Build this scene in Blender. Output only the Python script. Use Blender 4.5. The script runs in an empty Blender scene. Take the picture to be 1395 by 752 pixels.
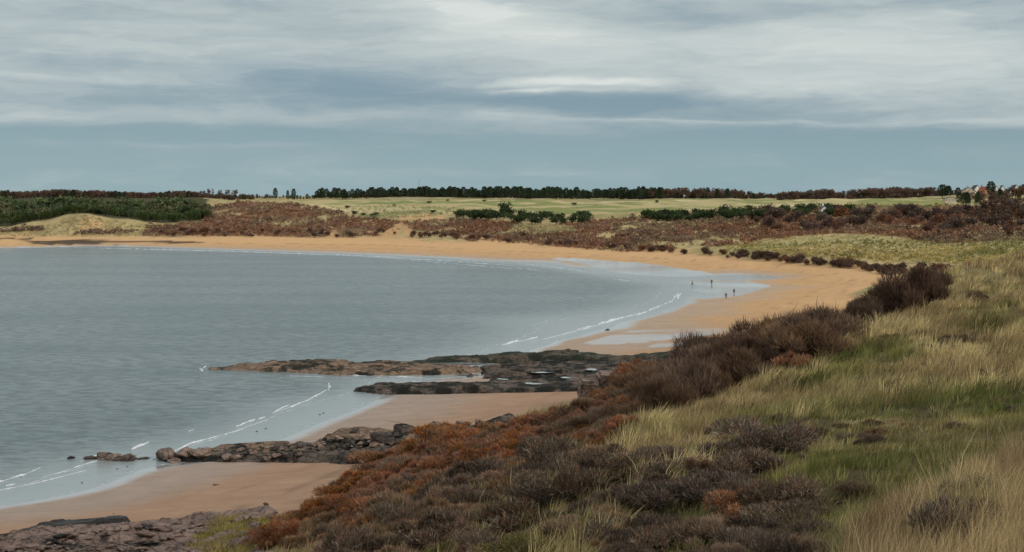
import bpy, bmesh, math, random
import numpy as np
from mathutils import Vector, Matrix
C = bpy.context.scene
R = math.radians
random.seed(7); rng = np.random.default_rng(11)
EYE = 30.0; F = 1937.5; CU = 697.5; HV = 270.0       # eye height (m); focal length and eye-level of the survey photo

# ------------------------------------------------------------------ camera
cam = bpy.data.objects.new('camera', bpy.data.cameras.new('camera')); C.collection.objects.link(cam)
cam.location = (0, 0, EYE); cam.rotation_euler = (R(90), 0, 0)
cam.data.lens = 50; cam.data.sensor_width = 36; cam.data.shift_y = -106/1395
cam.data.clip_start = .1; cam.data.clip_end = 30000
C.camera = cam
C.render.resolution_x = 1024; C.render.resolution_y = 552
C.view_settings.view_transform = 'Standard'; C.view_settings.look = 'None'
C.view_settings.exposure = 0.0; C.view_settings.gamma = 1
# ------------------------------------------------------------------ node helper
class NT:
    def __init__(s, tree): s.t = tree; s.n = tree.nodes; s.l = tree.links
    def add(s, typ, **kw):
        n = s.n.new(typ)
        for k, v in kw.items():
            if k == 'ins':
                for a, b in v.items(): s.put(n, a, b)
            else: setattr(n, k, v)
        return n
    def put(s, n, a, b):
        if hasattr(b, 'is_output') : s.l.new(b, n.inputs[a])
        else: n.inputs[a].default_value = b
    def m(s, op, a, b=None, c=None, clamp=False):
        n = s.n.new('ShaderNodeMath'); n.operation = op; n.use_clamp = clamp
        for i, x in enumerate((a, b, c)):
            if x is not None: s.put(n, i, x)
        return n.outputs[0]
    def mix(s, f, a, b, blend='MIX'):
        n = s.n.new('ShaderNodeMix'); n.data_type = 'RGBA'; n.blend_type = blend
        for i, x in ((0, f), (6, a), (7, b)):
            if isinstance(x, tuple) and len(x) == 3: x = (*x, 1)
            s.put(n, i, x)
        return n.outputs[2]
    def noise(s, vec, scale, detail=4, rough=.55, dist=0, out=0):
        n = s.n.new('ShaderNodeTexNoise')
        if vec is not None: s.l.new(vec, n.inputs['Vector'])
        n.inputs['Scale'].default_value = scale; n.inputs['Detail'].default_value = detail
        n.inputs['Roughness'].default_value = rough; n.inputs['Distortion'].default_value = dist
        return n.outputs[out]
    def ramp(s, f, lo, hi):       # smooth 0..1 step
        n = s.n.new('ShaderNodeMapRange'); n.interpolation_type = 'SMOOTHSTEP'
        s.put(n, 0, f); s.put(n, 1, lo); s.put(n, 2, hi)
        return n.outputs[0]
    def xyz(s, x, y, z=0.0):
        n = s.n.new('ShaderNodeCombineXYZ')
        for i, a in enumerate((x, y, z)): s.put(n, i, a)
        return n.outputs[0]
# ------------------------------------------------------------------ world: Nishita sky behind layered cloud
SUN_EL, SUN_AZ = 27.0, 128.0           # from the right and a little behind the viewer (azimuth clockwise from +Y)
W = bpy.data.worlds.new('World'); C.world = W; W.use_nodes = True
W.node_tree.nodes.clear(); w = NT(W.node_tree)
sky = w.add('ShaderNodeTexSky', sky_type='NISHITA', sun_disc=False, sun_elevation=R(SUN_EL), sun_rotation=R(SUN_AZ), altitude=0, air_density=1.0, dust_density=1.0, ozone_density=1.5)
geo = w.add('ShaderNodeTexCoord')
sp = w.add('ShaderNodeSeparateXYZ', ins={0: geo.outputs['Generated']})
X, Y, Z = sp.outputs
az = w.m('ARCTAN2', X, Y); el = w.m('ARCSINE', Z)
def A(u): return math.atan((u-CU)/F)
def E(v): return (HV-v)/F
warp = w.noise(w.xyz(w.m('MULTIPLY', az, 5.0), w.m('MULTIPLY', el, 24.0)), 1.6, 5, .55, 0, 1)
wsep = w.add('ShaderNodeSeparateXYZ', ins={0: warp})
azw = w.m('ADD', az, w.m('MULTIPLY', w.m('SUBTRACT', wsep.outputs[0], .5), .16))
elw = w.m('ADD', el, w.m('MULTIPLY', w.m('SUBTRACT', wsep.outputs[1], .5), .017))
def blob(u, v, su, sv, tilt=0.0):
    da = w.m('SUBTRACT', azw, A(u)); de = w.m('SUBTRACT', elw, E(v))
    if tilt: de = w.m('SUBTRACT', de, w.m('MULTIPLY', da, tilt))
    a = w.m('DIVIDE', da, su/F); b = w.m('DIVIDE', de, sv/F)
    d = w.m('ADD', w.m('POWER', w.m('ABSOLUTE', a), 2.0), w.m('POWER', w.m('ABSOLUTE', b), 2.0))
    return w.m('EXPONENT', w.m('MULTIPLY', d, -1.0))
n1 = w.noise(w.xyz(w.m('MULTIPLY', azw, 4.0), w.m('MULTIPLY', elw, 18.0)), 1.7, 7, .6)
n2 = w.noise(w.xyz(w.m('MULTIPLY', azw, 9.0), w.m('MULTIPLY', elw, 52.0), 3.0), 1.5, 7, .62)
n3 = w.noise(w.xyz(w.m('MULTIPLY', azw, 14.0), w.m('MULTIPLY', elw, 120.0), 9.0), 1.6, 6, .6)
# cloud cover 0..1 : rises with elevation, textured by noise, with the open blue lanes of the day
cov = w.ramp(el, E(275), E(20))
cov = w.m('ADD', w.m('MULTIPLY', cov, .62), .10)
cov = w.m('ADD', cov, w.m('MULTIPLY', w.m('SUBTRACT', n1, .5), .95))
cov = w.m('ADD', cov, w.m('MULTIPLY', w.m('SUBTRACT', n2, .5), .75))
for (u, v, su, sv, k, t) in [(430, 108, 210, 26, -.62, 0), (760, 140, 210, 14, -.45, 0), (960, 135, 160, 18, -.35, 0), (230, 185, 300, 14, -.30, 0),
                          (1150, 192, 420, 17, -.38, 0), (650, 215, 700, 22, -.18, 0), (300, 160, 340, 10, .30, 0), (120, 108, 200, 9, .22, 0),
                          (980, 166, 260, 4, .30, -.02), (790, 112, 130, 4, .45, 0), (760, 121, 90, 3, .35, 0), (1180, 100, 420, 45, .40, 0), (760, 60, 420, 40, .35, 0), (200, 50, 500, 45, .18, 0),
                          (330, 202, 160, 5, .25, 0), (700, 236, 220, 4, .18, 0), (1370, 172, 90, 7, .35, 0)]:
    cov = w.m('ADD', cov, w.m('MULTIPLY', blob(u, v, su, sv, t), k))
cov = w.ramp(cov, -.05, .95)
bright = w.m('ADD', w.m('MULTIPLY', w.m('SUBTRACT', n1, .45), .9), w.m('MULTIPLY', w.m('SUBTRACT', n3, .5), .7))
for (u, v, su, sv, k, t) in [(640, 14, 60, 12, 1.1, -.1), (700, 45, 150, 30, .55, -.05), (790, 111, 115, 3.5, .7, 0), (750, 120, 80, 2.5, .6, 0), (960, 164, 230, 2.2, .26, -.02), (1230, 60, 330, 50, .35, 0), (1250, 130, 240, 22, .25, 0),
                          (620, 6, 60, 8, .4, 0), (1000, 25, 230, 14, -.4, 0), (1330, 8, 200, 12, -.45, 0), (300, 30, 330, 26, -.2, 0), (140, 112, 130, 5, .35, 0)]:
    bright = w.m('ADD', bright, w.m('MULTIPLY', blob(u, v, su, sv, t), k))
bright = w.m('ADD', w.m('MULTIPLY', bright, .75), .42, clamp=True)
cl = w.mix(bright, (2.75, 3.65, 4.1), (6.9, 7.35, 7.1))
low = w.mix(w.ramp(el, E(265), E(120)), (2.75, 4.1, 4.6), (2.0, 3.0, 3.75))          # the clear air between the clouds
nis = w.mix(.88, sky.outputs[0], low)
col = w.mix(cov, nis, cl)
# overhead the cloud deck is thinner and brighter
col = w.mix(w.ramp(el, .16, .9), col, (8.6, 8.9, 9.2))
bg = w.add('ShaderNodeBackground', ins={0: col, 1: .1})
w.l.new(bg.outputs[0], w.add('ShaderNodeOutputWorld').inputs[0])
# ------------------------------------------------------------------ sun through thin cloud
sl = bpy.data.lights.new('sun', 'SUN'); sl.energy = 1.5; sl.angle = R(10); sl.color = (1, .93, .82)
so = bpy.data.objects.new('sun', sl); C.collection.objects.link(so)
sd = Vector((math.sin(R(SUN_AZ))*math.cos(R(SUN_EL)), math.cos(R(SUN_AZ))*math.cos(R(SUN_EL)), math.sin(R(SUN_EL))))
so.rotation_euler = sd.to_track_quat('Z', 'Y').to_euler(); so.location = (60, -40, 90)

# ------------------------------------------------------------------ helpers
def tag(o, label=None, cat=None, group=None, kind=None):
    if label: o['label'] = label
    if cat: o['category'] = cat
    if group: o['group'] = group
    if kind: o['kind'] = kind
    return o
def np_mesh(name, V, T, mats, col=None, attrs=None, mi=None, smooth=False):
    """mesh data from numpy verts and faces (n,3) or (n,4)"""
    V = np.asarray(V, dtype=np.float32); T = np.asarray(T, dtype=np.int32); k = T.shape[1]
    me = bpy.data.meshes.new(name)
    me.vertices.add(len(V)); me.vertices.foreach_set('co', V.ravel())
    me.loops.add(T.size); me.loops.foreach_set('vertex_index', T.ravel())
    me.polygons.add(len(T)); me.polygons.foreach_set('loop_start', np.arange(len(T), dtype=np.int32)*k)
    if mi is not None: me.polygons.foreach_set('material_index', np.asarray(mi, dtype=np.int32))
    if smooth: me.polygons.foreach_set('use_smooth', np.ones(len(T), dtype=bool))
    if col is not None:
        a = me.color_attributes.new('Col', 'FLOAT_COLOR', 'POINT')
        c = np.ones((len(V), 4), dtype=np.float32); c[:, :3] = col; a.data.foreach_set('color', c.ravel())
    for n_, v_ in (attrs or {}).items():
        a = me.attributes.new(n_, 'FLOAT', 'POINT'); a.data.foreach_set('value', np.asarray(v_, dtype=np.float32))
    for m_ in (mats if isinstance(mats, (list, tuple)) else [mats]): me.materials.append(m_)
    me.update(calc_edges=True); me.validate()
    return me
def link(name, me, parent=None, loc=None):
    o = bpy.data.objects.new(name, me); C.collection.objects.link(o)
    if parent: o.parent = parent
    if loc is not None: o.location = loc
    return o
def empty(name, loc, rz=0, sc=1):
    o = bpy.data.objects.new(name, None); C.collection.objects.link(o)
    o.location = loc; o.rotation_euler = (0, 0, rz); o.scale = (sc, sc, sc) if not isinstance(sc, tuple) else sc
    o.empty_display_size = .3
    return o
def hash2(ix, iy, seed):
    n = (ix.astype(np.int64)*374761393 + iy.astype(np.int64)*668265263 + seed*1442695041) & 0xffffffff
    n = ((n ^ (n >> 13))*1274126177) & 0xffffffff
    return ((n ^ (n >> 16)) & 0xffff)/65535.0
def vnoise(x, y, seed=0):
    ix = np.floor(x); iy = np.floor(y); fx = x-ix; fy = y-iy
    fx = fx*fx*fx*(fx*(fx*6-15)+10); fy = fy*fy*fy*(fy*(fy*6-15)+10)
    a = hash2(ix, iy, seed); b = hash2(ix+1, iy, seed); c = hash2(ix, iy+1, seed); d = hash2(ix+1, iy+1, seed)
    return (a*(1-fx)+b*fx)*(1-fy)+(c*(1-fx)+d*fx)*fy
def fbm(x, y, sc, seed=0, octv=4, gain=.5):
    x = np.asarray(x, float)/sc; y = np.asarray(y, float)/sc; s = 0; a = 1; t = 0
    for i in range(octv):
        s = s+a*vnoise(x*2**i+i*17.3, y*2**i-i*9.1, seed+i); t += a; a *= gain
    return s/t
def sstep(x, a, b):
    t = np.clip((x-a)/(b-a), 0, 1); return t*t*(3-2*t)
def inpoly(u, v, P):
    r = np.zeros(np.shape(u), bool); n = len(P); j = n-1
    for i in range(n):
        xi, yi = P[i]; xj, yj = P[j]
        c = ((yi > v) != (yj > v)) & (u < (xj-xi)*(v-yi)/((yj-yi) or 1e-9)+xi)
        r ^= c; j = i
    return r
def polydist(x, y, P):
    """signed distance, positive inside"""
    d = np.full(np.shape(x), 1e9); n = len(P)
    for i in range(n):
        ax, ay = P[i]; bx, by = P[(i+1) % n]; ex, ey = bx-ax, by-ay
        t = np.clip(((x-ax)*ex+(y-ay)*ey)/(ex*ex+ey*ey+1e-9), 0, 1)
        d = np.minimum(d, np.hypot(x-ax-t*ex, y-ay-t*ey))
    return np.where(inpoly(x, y, P), d, -d)
def W3(u, v, Yd=None, z=None):
    if Yd is None: Yd = (EYE-z)*F/(v-HV)
    return ((u-CU)/F*Yd, Yd, EYE-(v-HV)/F*Yd)

# ------------------------------------------------------------------ terrain: thin plate spline through surveyed points
P = []
def zp(z, *pts):
    for u, v in pts: P.append(W3(u, v, z=z))
def dp(*pts):
    for u, v, d in pts: P.append(W3(u, v, d))
# waterline
SHORE = [(-250, 331), (-100, 332), (0, 333), (120, 335), (250, 338), (350, 341), (450, 344.5), (520, 347), (600, 350.5), (700, 356), (770, 362), (830, 368), (880, 375),
         (925, 384), (945, 394), (935, 408), (905, 422), (870, 434), (830, 446), (790, 458), (748, 470), (715, 486), (680, 500), (630, 515), (570, 520), (545, 530), (520, 541), (480, 560), (430, 580),
         (370, 603), (300, 622), (200, 638), (150, 657), (70, 678), (0, 690), (-120, 712), (-300, 740)]
zp(0, *SHORE)
zp(.22, (760, 355), (850, 364), (930, 374), (1000, 383), (1028, 390), (1000, 398), (965, 407), (930, 424), (880, 440))
zp(.42, (850, 455), (920, 452), (880, 470), (810, 474))
zp(.3, (770, 474), (800, 464))
zp(.9, (1060, 385), (1040, 410), (980, 432), (700, 349.5), (850, 357), (960, 367), (600, 345), (500, 341), (400, 338))
zp(.7, (930, 468), (760, 500), (680, 525), (620, 550), (560, 580), (500, 605))
zp(1.0, (440, 620), (300, 660), (200, 690), (100, 708), (0, 722), (-120, 750))
# head of the beach
BACK = [(-200, 326), (0, 327), (120, 327), (250, 327), (350, 327.5), (450, 328), (550, 330.5), (620, 333), (700, 337), (780, 341), (850, 345), (920, 349), (1000, 354), (1060, 359), (1110, 364), (1160, 370), (1200, 378), (1212, 388)]
zp(3, *BACK)
zp(2, (1150, 392), (1100, 420), (1050, 440))
# land behind the far beach
dp((-150, 305, 1040), (0, 318, 990), (0, 308, 1050), (60, 313, 985), (90, 300, 1000), (120, 293.5, 1010), (150, 305, 1005), (135, 312, 985), (172, 303, 1015), (195, 310, 1000), (120, 300, 1085), (60, 300, 1100), (200, 300, 1090), (0, 290, 1150), (150, 289, 1160), (260, 290, 1150),
   (260, 303, 1040), (300, 312, 1010), (250, 318, 985), (330, 318, 990), (330, 283, 1130), (300, 279, 1200), (350, 277, 1150), (400, 279, 1160), (440, 285, 1110), (380, 295, 1070), (450, 300, 1040), (400, 312, 1000), (440, 318, 975), (480, 296, 1050),
   (500, 296, 1060), (530, 305, 1020), (500, 318, 960), (540, 320, 940), (570, 295, 1030), (600, 296, 1010), (560, 307, 985), (600, 315, 930), (640, 303, 960), (650, 318, 900), (700, 300, 980), (720, 325, 860), (740, 307, 930), (700, 312, 920),
   (800, 298, 950), (800, 315, 860), (800, 330, 800), (860, 330, 760), (860, 300, 920), (920, 298, 900), (920, 315, 830), (960, 338, 700), (920, 336, 730), (1000, 292, 930), (1000, 310, 830), (1000, 334, 680), (1050, 330, 700), (1100, 292, 950), (1100, 310, 820), (1120, 322, 730),
   (1150, 328, 690), (1060, 345, 600), (1130, 345, 570), (1200, 345, 560), (1230, 358, 500), (1200, 322, 740), (1250, 325, 700), (1200, 303, 860), (1300, 300, 850), (1300, 325, 680), (1240, 336, 620), (1300, 345, 540), (1330, 332, 600), (1395, 325, 600), (1395, 345, 500), (1395, 300, 800), (1500, 320, 600), (1500, 300, 800))
dp((0, 273, 1500), (150, 272, 1500), (280, 274, 1450), (400, 276, 1350), (500, 281, 1220), (500, 276, 1400), (560, 272.5, 1700), (600, 279, 1300), (600, 271, 1750), (700, 283, 1200), (700, 275, 1500), (700, 271, 1850), (780, 272, 1800), (800, 284, 1180), (850, 290, 1100), (850, 279, 1350), (900, 273, 1700), (1000, 279, 1300), (1050, 273, 1700), (1200, 277, 1300), (1200, 272.5, 1600), (1300, 276, 1300), (1395, 278, 1200), (1340, 268, 1500), (1395, 266, 1450), (1500, 268, 1500), (-150, 272, 1500),
   (430, 277, 1300), (450, 289, 1110), (550, 288, 1120), (640, 288, 1120), (730, 292, 1080))
for s_ in (-1.2, -.9, -.5, -.25, 0, .25, .5, .9, 1.2): P.append((s_*5000, 5000, 32)); P.append((s_*9500, 9500, 29)); P.append((s_*2300, 2300, 32.5))
# the near dune
dp((1395, 352, 150), (1460, 340, 150), (1395, 375, 130), (1330, 372, 128), (1290, 395, 118), (1395, 400, 115), (1240, 425, 108), (1200, 437, 103), (1150, 462, 97), (1100, 485, 92), (1050, 507, 88), (1000, 530, 84), (950, 552, 79), (900, 573, 74), (850, 602, 68),
   (1395, 450, 92), (1300, 450, 90), (1395, 500, 74), (1300, 500, 76), (1200, 500, 79), (1300, 540, 66), (1395, 530, 64), (1200, 560, 65), (1100, 540, 72), (1100, 600, 58), (1000, 580, 66), (1000, 640, 54), (900, 650, 54), (1395, 555, 56), (1300, 590, 53), (1200, 640, 46), (1100, 670, 44), (1000, 700, 44), (900, 720, 44), (1150, 720, 36), (800, 740, 44), (800, 680, 52), (700, 740, 47), (600, 740, 54),
   (500, 740, 68), (430, 740, 84), (700, 680, 62), (600, 680, 78), (780, 630, 68), (700, 640, 84), (640, 640, 100), (560, 650, 112), (500, 690, 100), (430, 700, 110), (760, 590, 108), (700, 600, 125), (820, 570, 120), (860, 540, 140), (640, 610, 135),
   (1395, 628, 23), (1340, 678, 19), (1275, 738, 16), (1235, 800, 13), (1395, 730, 14), (1395, 790, 11), (1320, 800, 12))
P += [(0, 0, 28.2), (6, 0, 28.4), (14, 4, 28.3), (30, 10, 27), (3, 6, 27.3), (6, 14, 26.4), (12, 34, 23), (4, 22, 23.4), (20, 40, 23), (0, 14, 25), (-8, 0, 26), (-8, 20, 21), (-2, 30, 20.3), (-12, 35, 17), (-20, 20, 17), (-25, 50, 9), (-30, 75, 4.5), (-45, 60, 3), (-45, 30, 8), (-30, 0, 17), (-25, -20, 20), (0, -20, 28), (20, -20, 28),
      (45, 60, 24.5), (60, 100, 25), (75, 150, 23), (62, 175, 19), (50, 160, 17), (85, 250, 12), (60, 210, 11), (40, 160, 14.5), (110, 350, 9), (150, 300, 14), (130, 420, 8), (22, 140, 12), (14, 115, 13.5), (40, 220, 6), (26, 190, 6.5), (12, 165, 7), (70, 300, 6), (90, 380, 4.5)]
zp(3, (1180, 400), (1120, 430), (1050, 455), (980, 480), (930, 500), (880, 525), (800, 548), (730, 570), (660, 588), (600, 605), (540, 630), (500, 650), (440, 680), (385, 705), (365, 730), (365, 760))
zp(2.2, (340, 690), (300, 715), (250, 752), (150, 735), (60, 752), (-60, 770), (200, 800), (0, 800))
# sea bed
zp(-1.2, (300, 560), (420, 535), (150, 610), (0, 640), (-150, 680), (620, 440), (720, 430), (800, 420), (850, 395), (750, 375), (600, 360), (400, 350), (200, 345), (0, 341), (560, 480), (300, 520))
zp(-4, (100, 550), (0, 600), (200, 500), (400, 450), (600, 400), (650, 385), (400, 370), (200, 360), (0, 352), (-200, 350), (-300, 450), (-300, 600), (100, 420), (-600, 380), (-600, 500), (-900, 700))
P = np.array(P); Y0 = 34.0
def st(x, y): return x/(y+Y0), np.log(y+Y0)
ps, pt = st(P[:, 0], P[:, 1])
def phi(d2): return .5*d2*np.log(d2+1e-12)
n = len(P)
K = phi((ps[:, None]-ps)**2+(pt[:, None]-pt)**2); K[np.arange(n), np.arange(n)] += 2e-5
L = np.zeros((n+3, n+3)); L[:n, :n] = K; L[:n, n] = 1; L[:n, n+1] = ps; L[:n, n+2] = pt; L[n:, :n] = L[:n, n:].T
coef = np.linalg.solve(L, np.concatenate([P[:, 2], [0, 0, 0]]))
NS, NTT = 620, 860
Sg = np.linspace(-.95, .95, NS); Tg = np.linspace(math.log(Y0-28), math.log(9500), NTT)
SS, TT = np.meshgrid(Sg, Tg)
Hb = np.zeros(SS.shape)
for i in range(0, NTT, 20):
    s_ = SS[i:i+20].ravel(); t_ = TT[i:i+20].ravel()
    d2 = (s_[:, None]-ps)**2+(t_[:, None]-pt)**2
    Hb[i:i+20] = (phi(d2)@coef[:n]+coef[n]+coef[n+1]*s_+coef[n+2]*t_).reshape(-1, NS)
Hb = np.clip(Hb, -6, 60)
GY = np.exp(TT)-Y0; GX = SS*(GY+Y0)
landm = sstep(Hb, 2.6, 6)
near = sstep(GY, 330, 250)
rel = ((fbm(GX, GY, 13, 3, 4)-.5)*2.6+(fbm(GX, GY, 4, 4, 3)-.5)*.5)*near + (fbm(GX, GY, 38, 5, 4)-.5)*8.5*(1-near)*sstep(GY, 2400, 1500)
rel *= sstep(GY, -10, 30)*.7+.3
beachn = (fbm(GX, GY, 14, 9, 3)-.5)*.10
H = Hb + rel*landm + beachn*(1-landm)*sstep(Hb, -2, 0.4)
def hgt(x, y):
    s_, t_ = st(np.asarray(x, float), np.asarray(y, float))
    a = np.clip((s_-Sg[0])/(Sg[1]-Sg[0]), 0, NS-1.001); b = np.clip((t_-Tg[0])/(Tg[1]-Tg[0]), 0, NTT-1.001)
    i = a.astype(int); j = b.astype(int); fa = a-i; fb = b-j
    return (H[j, i]*(1-fa)+H[j, i+1]*fa)*(1-fb)+(H[j+1, i]*(1-fa)+H[j+1, i+1]*fa)*fb
YR = np.exp(np.linspace(math.log(40), math.log(9000), 1100))-32
def ray(u, v, ymin=0):
    """where lines of sight meet the ground: world x, y, z"""
    u = np.atleast_1d(np.asarray(u, float)); v = np.atleast_1d(np.asarray(v, float))
    out = np.full((len(u), 3), np.nan); Ys = YR[YR > max(ymin, 5)]
    for i in range(0, len(u), 2000):
        uu = u[i:i+2000, None]; vv = v[i:i+2000, None]
        X_ = (uu-CU)/F*Ys; Zr = EYE-(vv-HV)/F*Ys
        hit = hgt(X_, np.broadcast_to(Ys, X_.shape)) > Zr
        k = hit.argmax(1); ok = hit.any(1); k0 = np.maximum(k-1, 0); ya, yb = Ys[k0].copy(), Ys[k].copy(); u0_, v0_ = uu[:, 0], vv[:, 0]
        for _ in range(9):
            ym = (ya+yb)/2; below = hgt((u0_-CU)/F*ym, ym) > EYE-(v0_-HV)/F*ym; yb = np.where(below, ym, yb); ya = np.where(below, ya, ym)
        yy = yb; xx = (uu[:, 0]-CU)/F*yy
        o = np.stack([xx, yy, hgt(xx, yy)], 1); o[~ok] = np.nan; out[i:i+2000] = o
    return out
def proj(x, y, z): return CU+F*x/np.maximum(y, 1), HV+F*(EYE-z)/np.maximum(y, 1)

# ------------------------------------------------------------------ materials
def mat(name, rough=.9, spec=.2):
    m = bpy.data.materials.new(name); m.use_nodes = True; m.node_tree.nodes.clear(); t = NT(m.node_tree)
    b = t.add('ShaderNodeBsdfPrincipled'); o = t.add('ShaderNodeOutputMaterial'); t.l.new(b.outputs[0], o.inputs[0])
    b.inputs['Roughness'].default_value = rough; b.inputs['Specular IOR Level'].default_value = spec
    return m, t, b, o
def pos(t): return t.add('ShaderNodeNewGeometry').outputs['Position']
def objc(t): return t.add('ShaderNodeTexCoord').outputs['Object']
def simple(name, c1, c2, scale=4, rough=.85, bump=0.0, detail=5, metallic=0, local=True):
    m, t, b, o = mat(name, rough)
    nz = t.noise(objc(t) if local else pos(t), scale, detail, .6)
    t.l.new(t.mix(t.ramp(nz, .3, .7), c1, c2), b.inputs['Base Color'])
    b.inputs['Metallic'].default_value = metallic
    if bump:
        bp = t.add('ShaderNodeBump', ins={'Strength': .8, 'Distance': bump, 'Height': nz}); t.l.new(bp.outputs[0], b.inputs['Normal'])
    return m
def leafmat(name, tint=(1, 1, 1), var=.35, trans=.25):
    """leaf or twig material: colour from the 'Col' attribute, varied per plant"""
    m = bpy.data.materials.new(name); m.use_nodes = True; m.node_tree.nodes.clear(); t = NT(m.node_tree)
    at = t.add('ShaderNodeAttribute', attribute_name='Col')
    oi = t.add('ShaderNodeObjectInfo')
    k = t.m('ADD', t.m('MULTIPLY', oi.outputs['Random'], var), 1-var/2)
    hs = t.add('ShaderNodeHueSaturation', ins={'Hue': t.m('ADD', t.m('MULTIPLY', t.m('FRACT', t.m('MULTIPLY', oi.outputs['Random'], 7.31)), .014), .493), 'Saturation': t.m('ADD', .92, t.m('MULTIPLY', t.m('FRACT', t.m('MULTIPLY', oi.outputs['Random'], 3.7)), .3)), 'Value': k, 'Color': t.mix(1.0, at.outputs['Color'], tint, 'MULTIPLY')})
    d = t.add('ShaderNodeBsdfDiffuse', ins={0: hs.outputs[0]}); tr = t.add('ShaderNodeBsdfTranslucent', ins={0: hs.outputs[0]})
    mx = t.add('ShaderNodeMixShader', ins={0: trans, 1: d.outputs[0], 2: tr.outputs[0]})
    t.l.new(mx.outputs[0], t.add('ShaderNodeOutputMaterial').inputs[0])
    return m
# ground
M_ground, t, b, o = mat('ground', .95, .1)
at = t.add('ShaderNodeAttribute', attribute_name='Col'); wet = t.add('ShaderNodeAttribute', attribute_name='wet').outputs['Fac']; veg = t.add('ShaderNodeAttribute', attribute_name='veg').outputs['Fac']
p_ = pos(t)
g1 = t.noise(p_, .35, 8, .62); g2 = t.noise(p_, 6, 6, .7)
stm = t.add('ShaderNodeMapping', ins={'Vector': p_, 'Rotation': (0, 0, R(-12)), 'Scale': (.05, .5, 1)})
g3 = t.noise(stm.outputs[0], 1.0, 6, .6)
fac = t.m('ADD', .60, t.m('MULTIPLY', g1, t.m('ADD', .36, t.m('MULTIPLY', veg, .3))))
fac = t.m('ADD', fac, t.m('MULTIPLY', t.m('SUBTRACT', g2, .5), t.m('ADD', .16, t.m('MULTIPLY', veg, .5))))
fac = t.m('ADD', fac, t.m('MULTIPLY', g3, t.m('SUBTRACT', .42, t.m('MULTIPLY', veg, .3))))
t.l.new(t.mix(1.0, at.outputs['Color'], t.xyz(fac, fac, fac), 'MULTIPLY'), b.inputs['Base Color'])
wn = t.m('MULTIPLY', wet, t.m('ADD', .7, t.m('MULTIPLY', g3, .7)), clamp=True)
b.inputs['Coat Roughness'].default_value = .16; b.inputs['Coat IOR'].default_value = 1.4; t.l.new(wn, b.inputs['Coat Weight'])
t.l.new(t.m('SUBTRACT', .9, t.m('MULTIPLY', wn, .66)), b.inputs['Roughness'])
t.l.new(t.m('ADD', .05, t.m('MULTIPLY', wn, .85)), b.inputs['Specular IOR Level'])
bp = t.add('ShaderNodeBump', ins={'Strength': t.m('SUBTRACT', 1.0, t.m('MULTIPLY', t.ramp(wet, 0.0, .5), 1.0)), 'Distance': .12, 'Height': t.m('ADD', g2, t.m('MULTIPLY', g1, 3))}); t.l.new(bp.outputs[0], b.inputs['Normal'])
# water
M_water, t, b, o = mat('sea_water', .12, .5)
p_ = pos(t); dep = t.add('ShaderNodeAttribute', attribute_name='depth').outputs['Fac']; foa = t.add('ShaderNodeAttribute', attribute_name='foam').outputs['Fac']
mp = t.add('ShaderNodeMapping', ins={'Vector': p_, 'Rotation': (0, 0, R(28)), 'Scale': (.34, .62, 1)}); wv1 = t.noise(mp.outputs[0], 1.0, 7, .62, .4)
mp2 = t.add('ShaderNodeMapping', ins={'Vector': p_, 'Rotation': (0, 0, R(12)), 'Scale': (1.3, 2.2, 1)}); wv2 = t.noise(mp2.outputs[0], 1.0, 5, .6)
mp3 = t.add('ShaderNodeMapping', ins={'Vector': p_, 'Rotation': (0, 0, R(20)), 'Scale': (.008, .03, 1)}); wv3 = t.noise(mp3.outputs[0], 1.0, 6, .6)
deepc = t.mix(t.ramp(wv3, .35, .65), (.12, .165, .168), (.18, .225, .222))
deepc = t.mix(t.m('MULTIPLY', t.ramp(wv1, .40, .62), .75), deepc, (.04, .062, .067)); deepc = t.mix(t.m('MULTIPLY', t.ramp(wv2, .52, .7), .35), deepc, (.22, .27, .27))
wc = t.mix(t.ramp(dep, 0.0, 1.3), (.29, .325, .32), deepc)
def gs(x0, s0): return t.m('EXPONENT', t.m('MULTIPLY', t.m('POWER', t.m('ABSOLUTE', t.m('DIVIDE', t.m('SUBTRACT', dep, x0), s0)), 2.0), -1.0))
fz = t.noise(p_, .9, 6, .7); fzl = t.noise(p_, .06, 4, .6)
fm = t.ramp(t.m('ADD', t.m('ADD', t.m('MULTIPLY', gs(.03, .045), .26), t.m('MULTIPLY', gs(t.m('ADD', .28, t.m('MULTIPLY', fzl, .35)), .035), .30)), t.m('MULTIPLY', fz, .8)), .66, .82)
wc = t.mix(t.m('MULTIPLY', fm, .55), wc, (.72, .75, .75))
t.l.new(wc, b.inputs['Base Color'])
t.l.new(t.m('ADD', .22, t.m('MULTIPLY', fm, .5)), b.inputs['Roughness']); b.inputs['IOR'].default_value = 1.33
dd = t.m('ADD', .15, t.m('MULTIPLY', t.ramp(dep, .05, 2.0), .85))
bp = t.add('ShaderNodeBump', ins={'Strength': dd, 'Distance': .55, 'Height': t.m('ADD', wv1, t.m('MULTIPLY', wv2, .22))}); t.l.new(bp.outputs[0], b.inputs['Normal'])
M_foam = simple('foam', (.42, .46, .47), (.78, .80, .80), 1.2, .8, .02)
M_pool, t, b, o = mat('pool_water', .06, .6)
b.inputs['Base Color'].default_value = (.22, .25, .25, 1)

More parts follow.
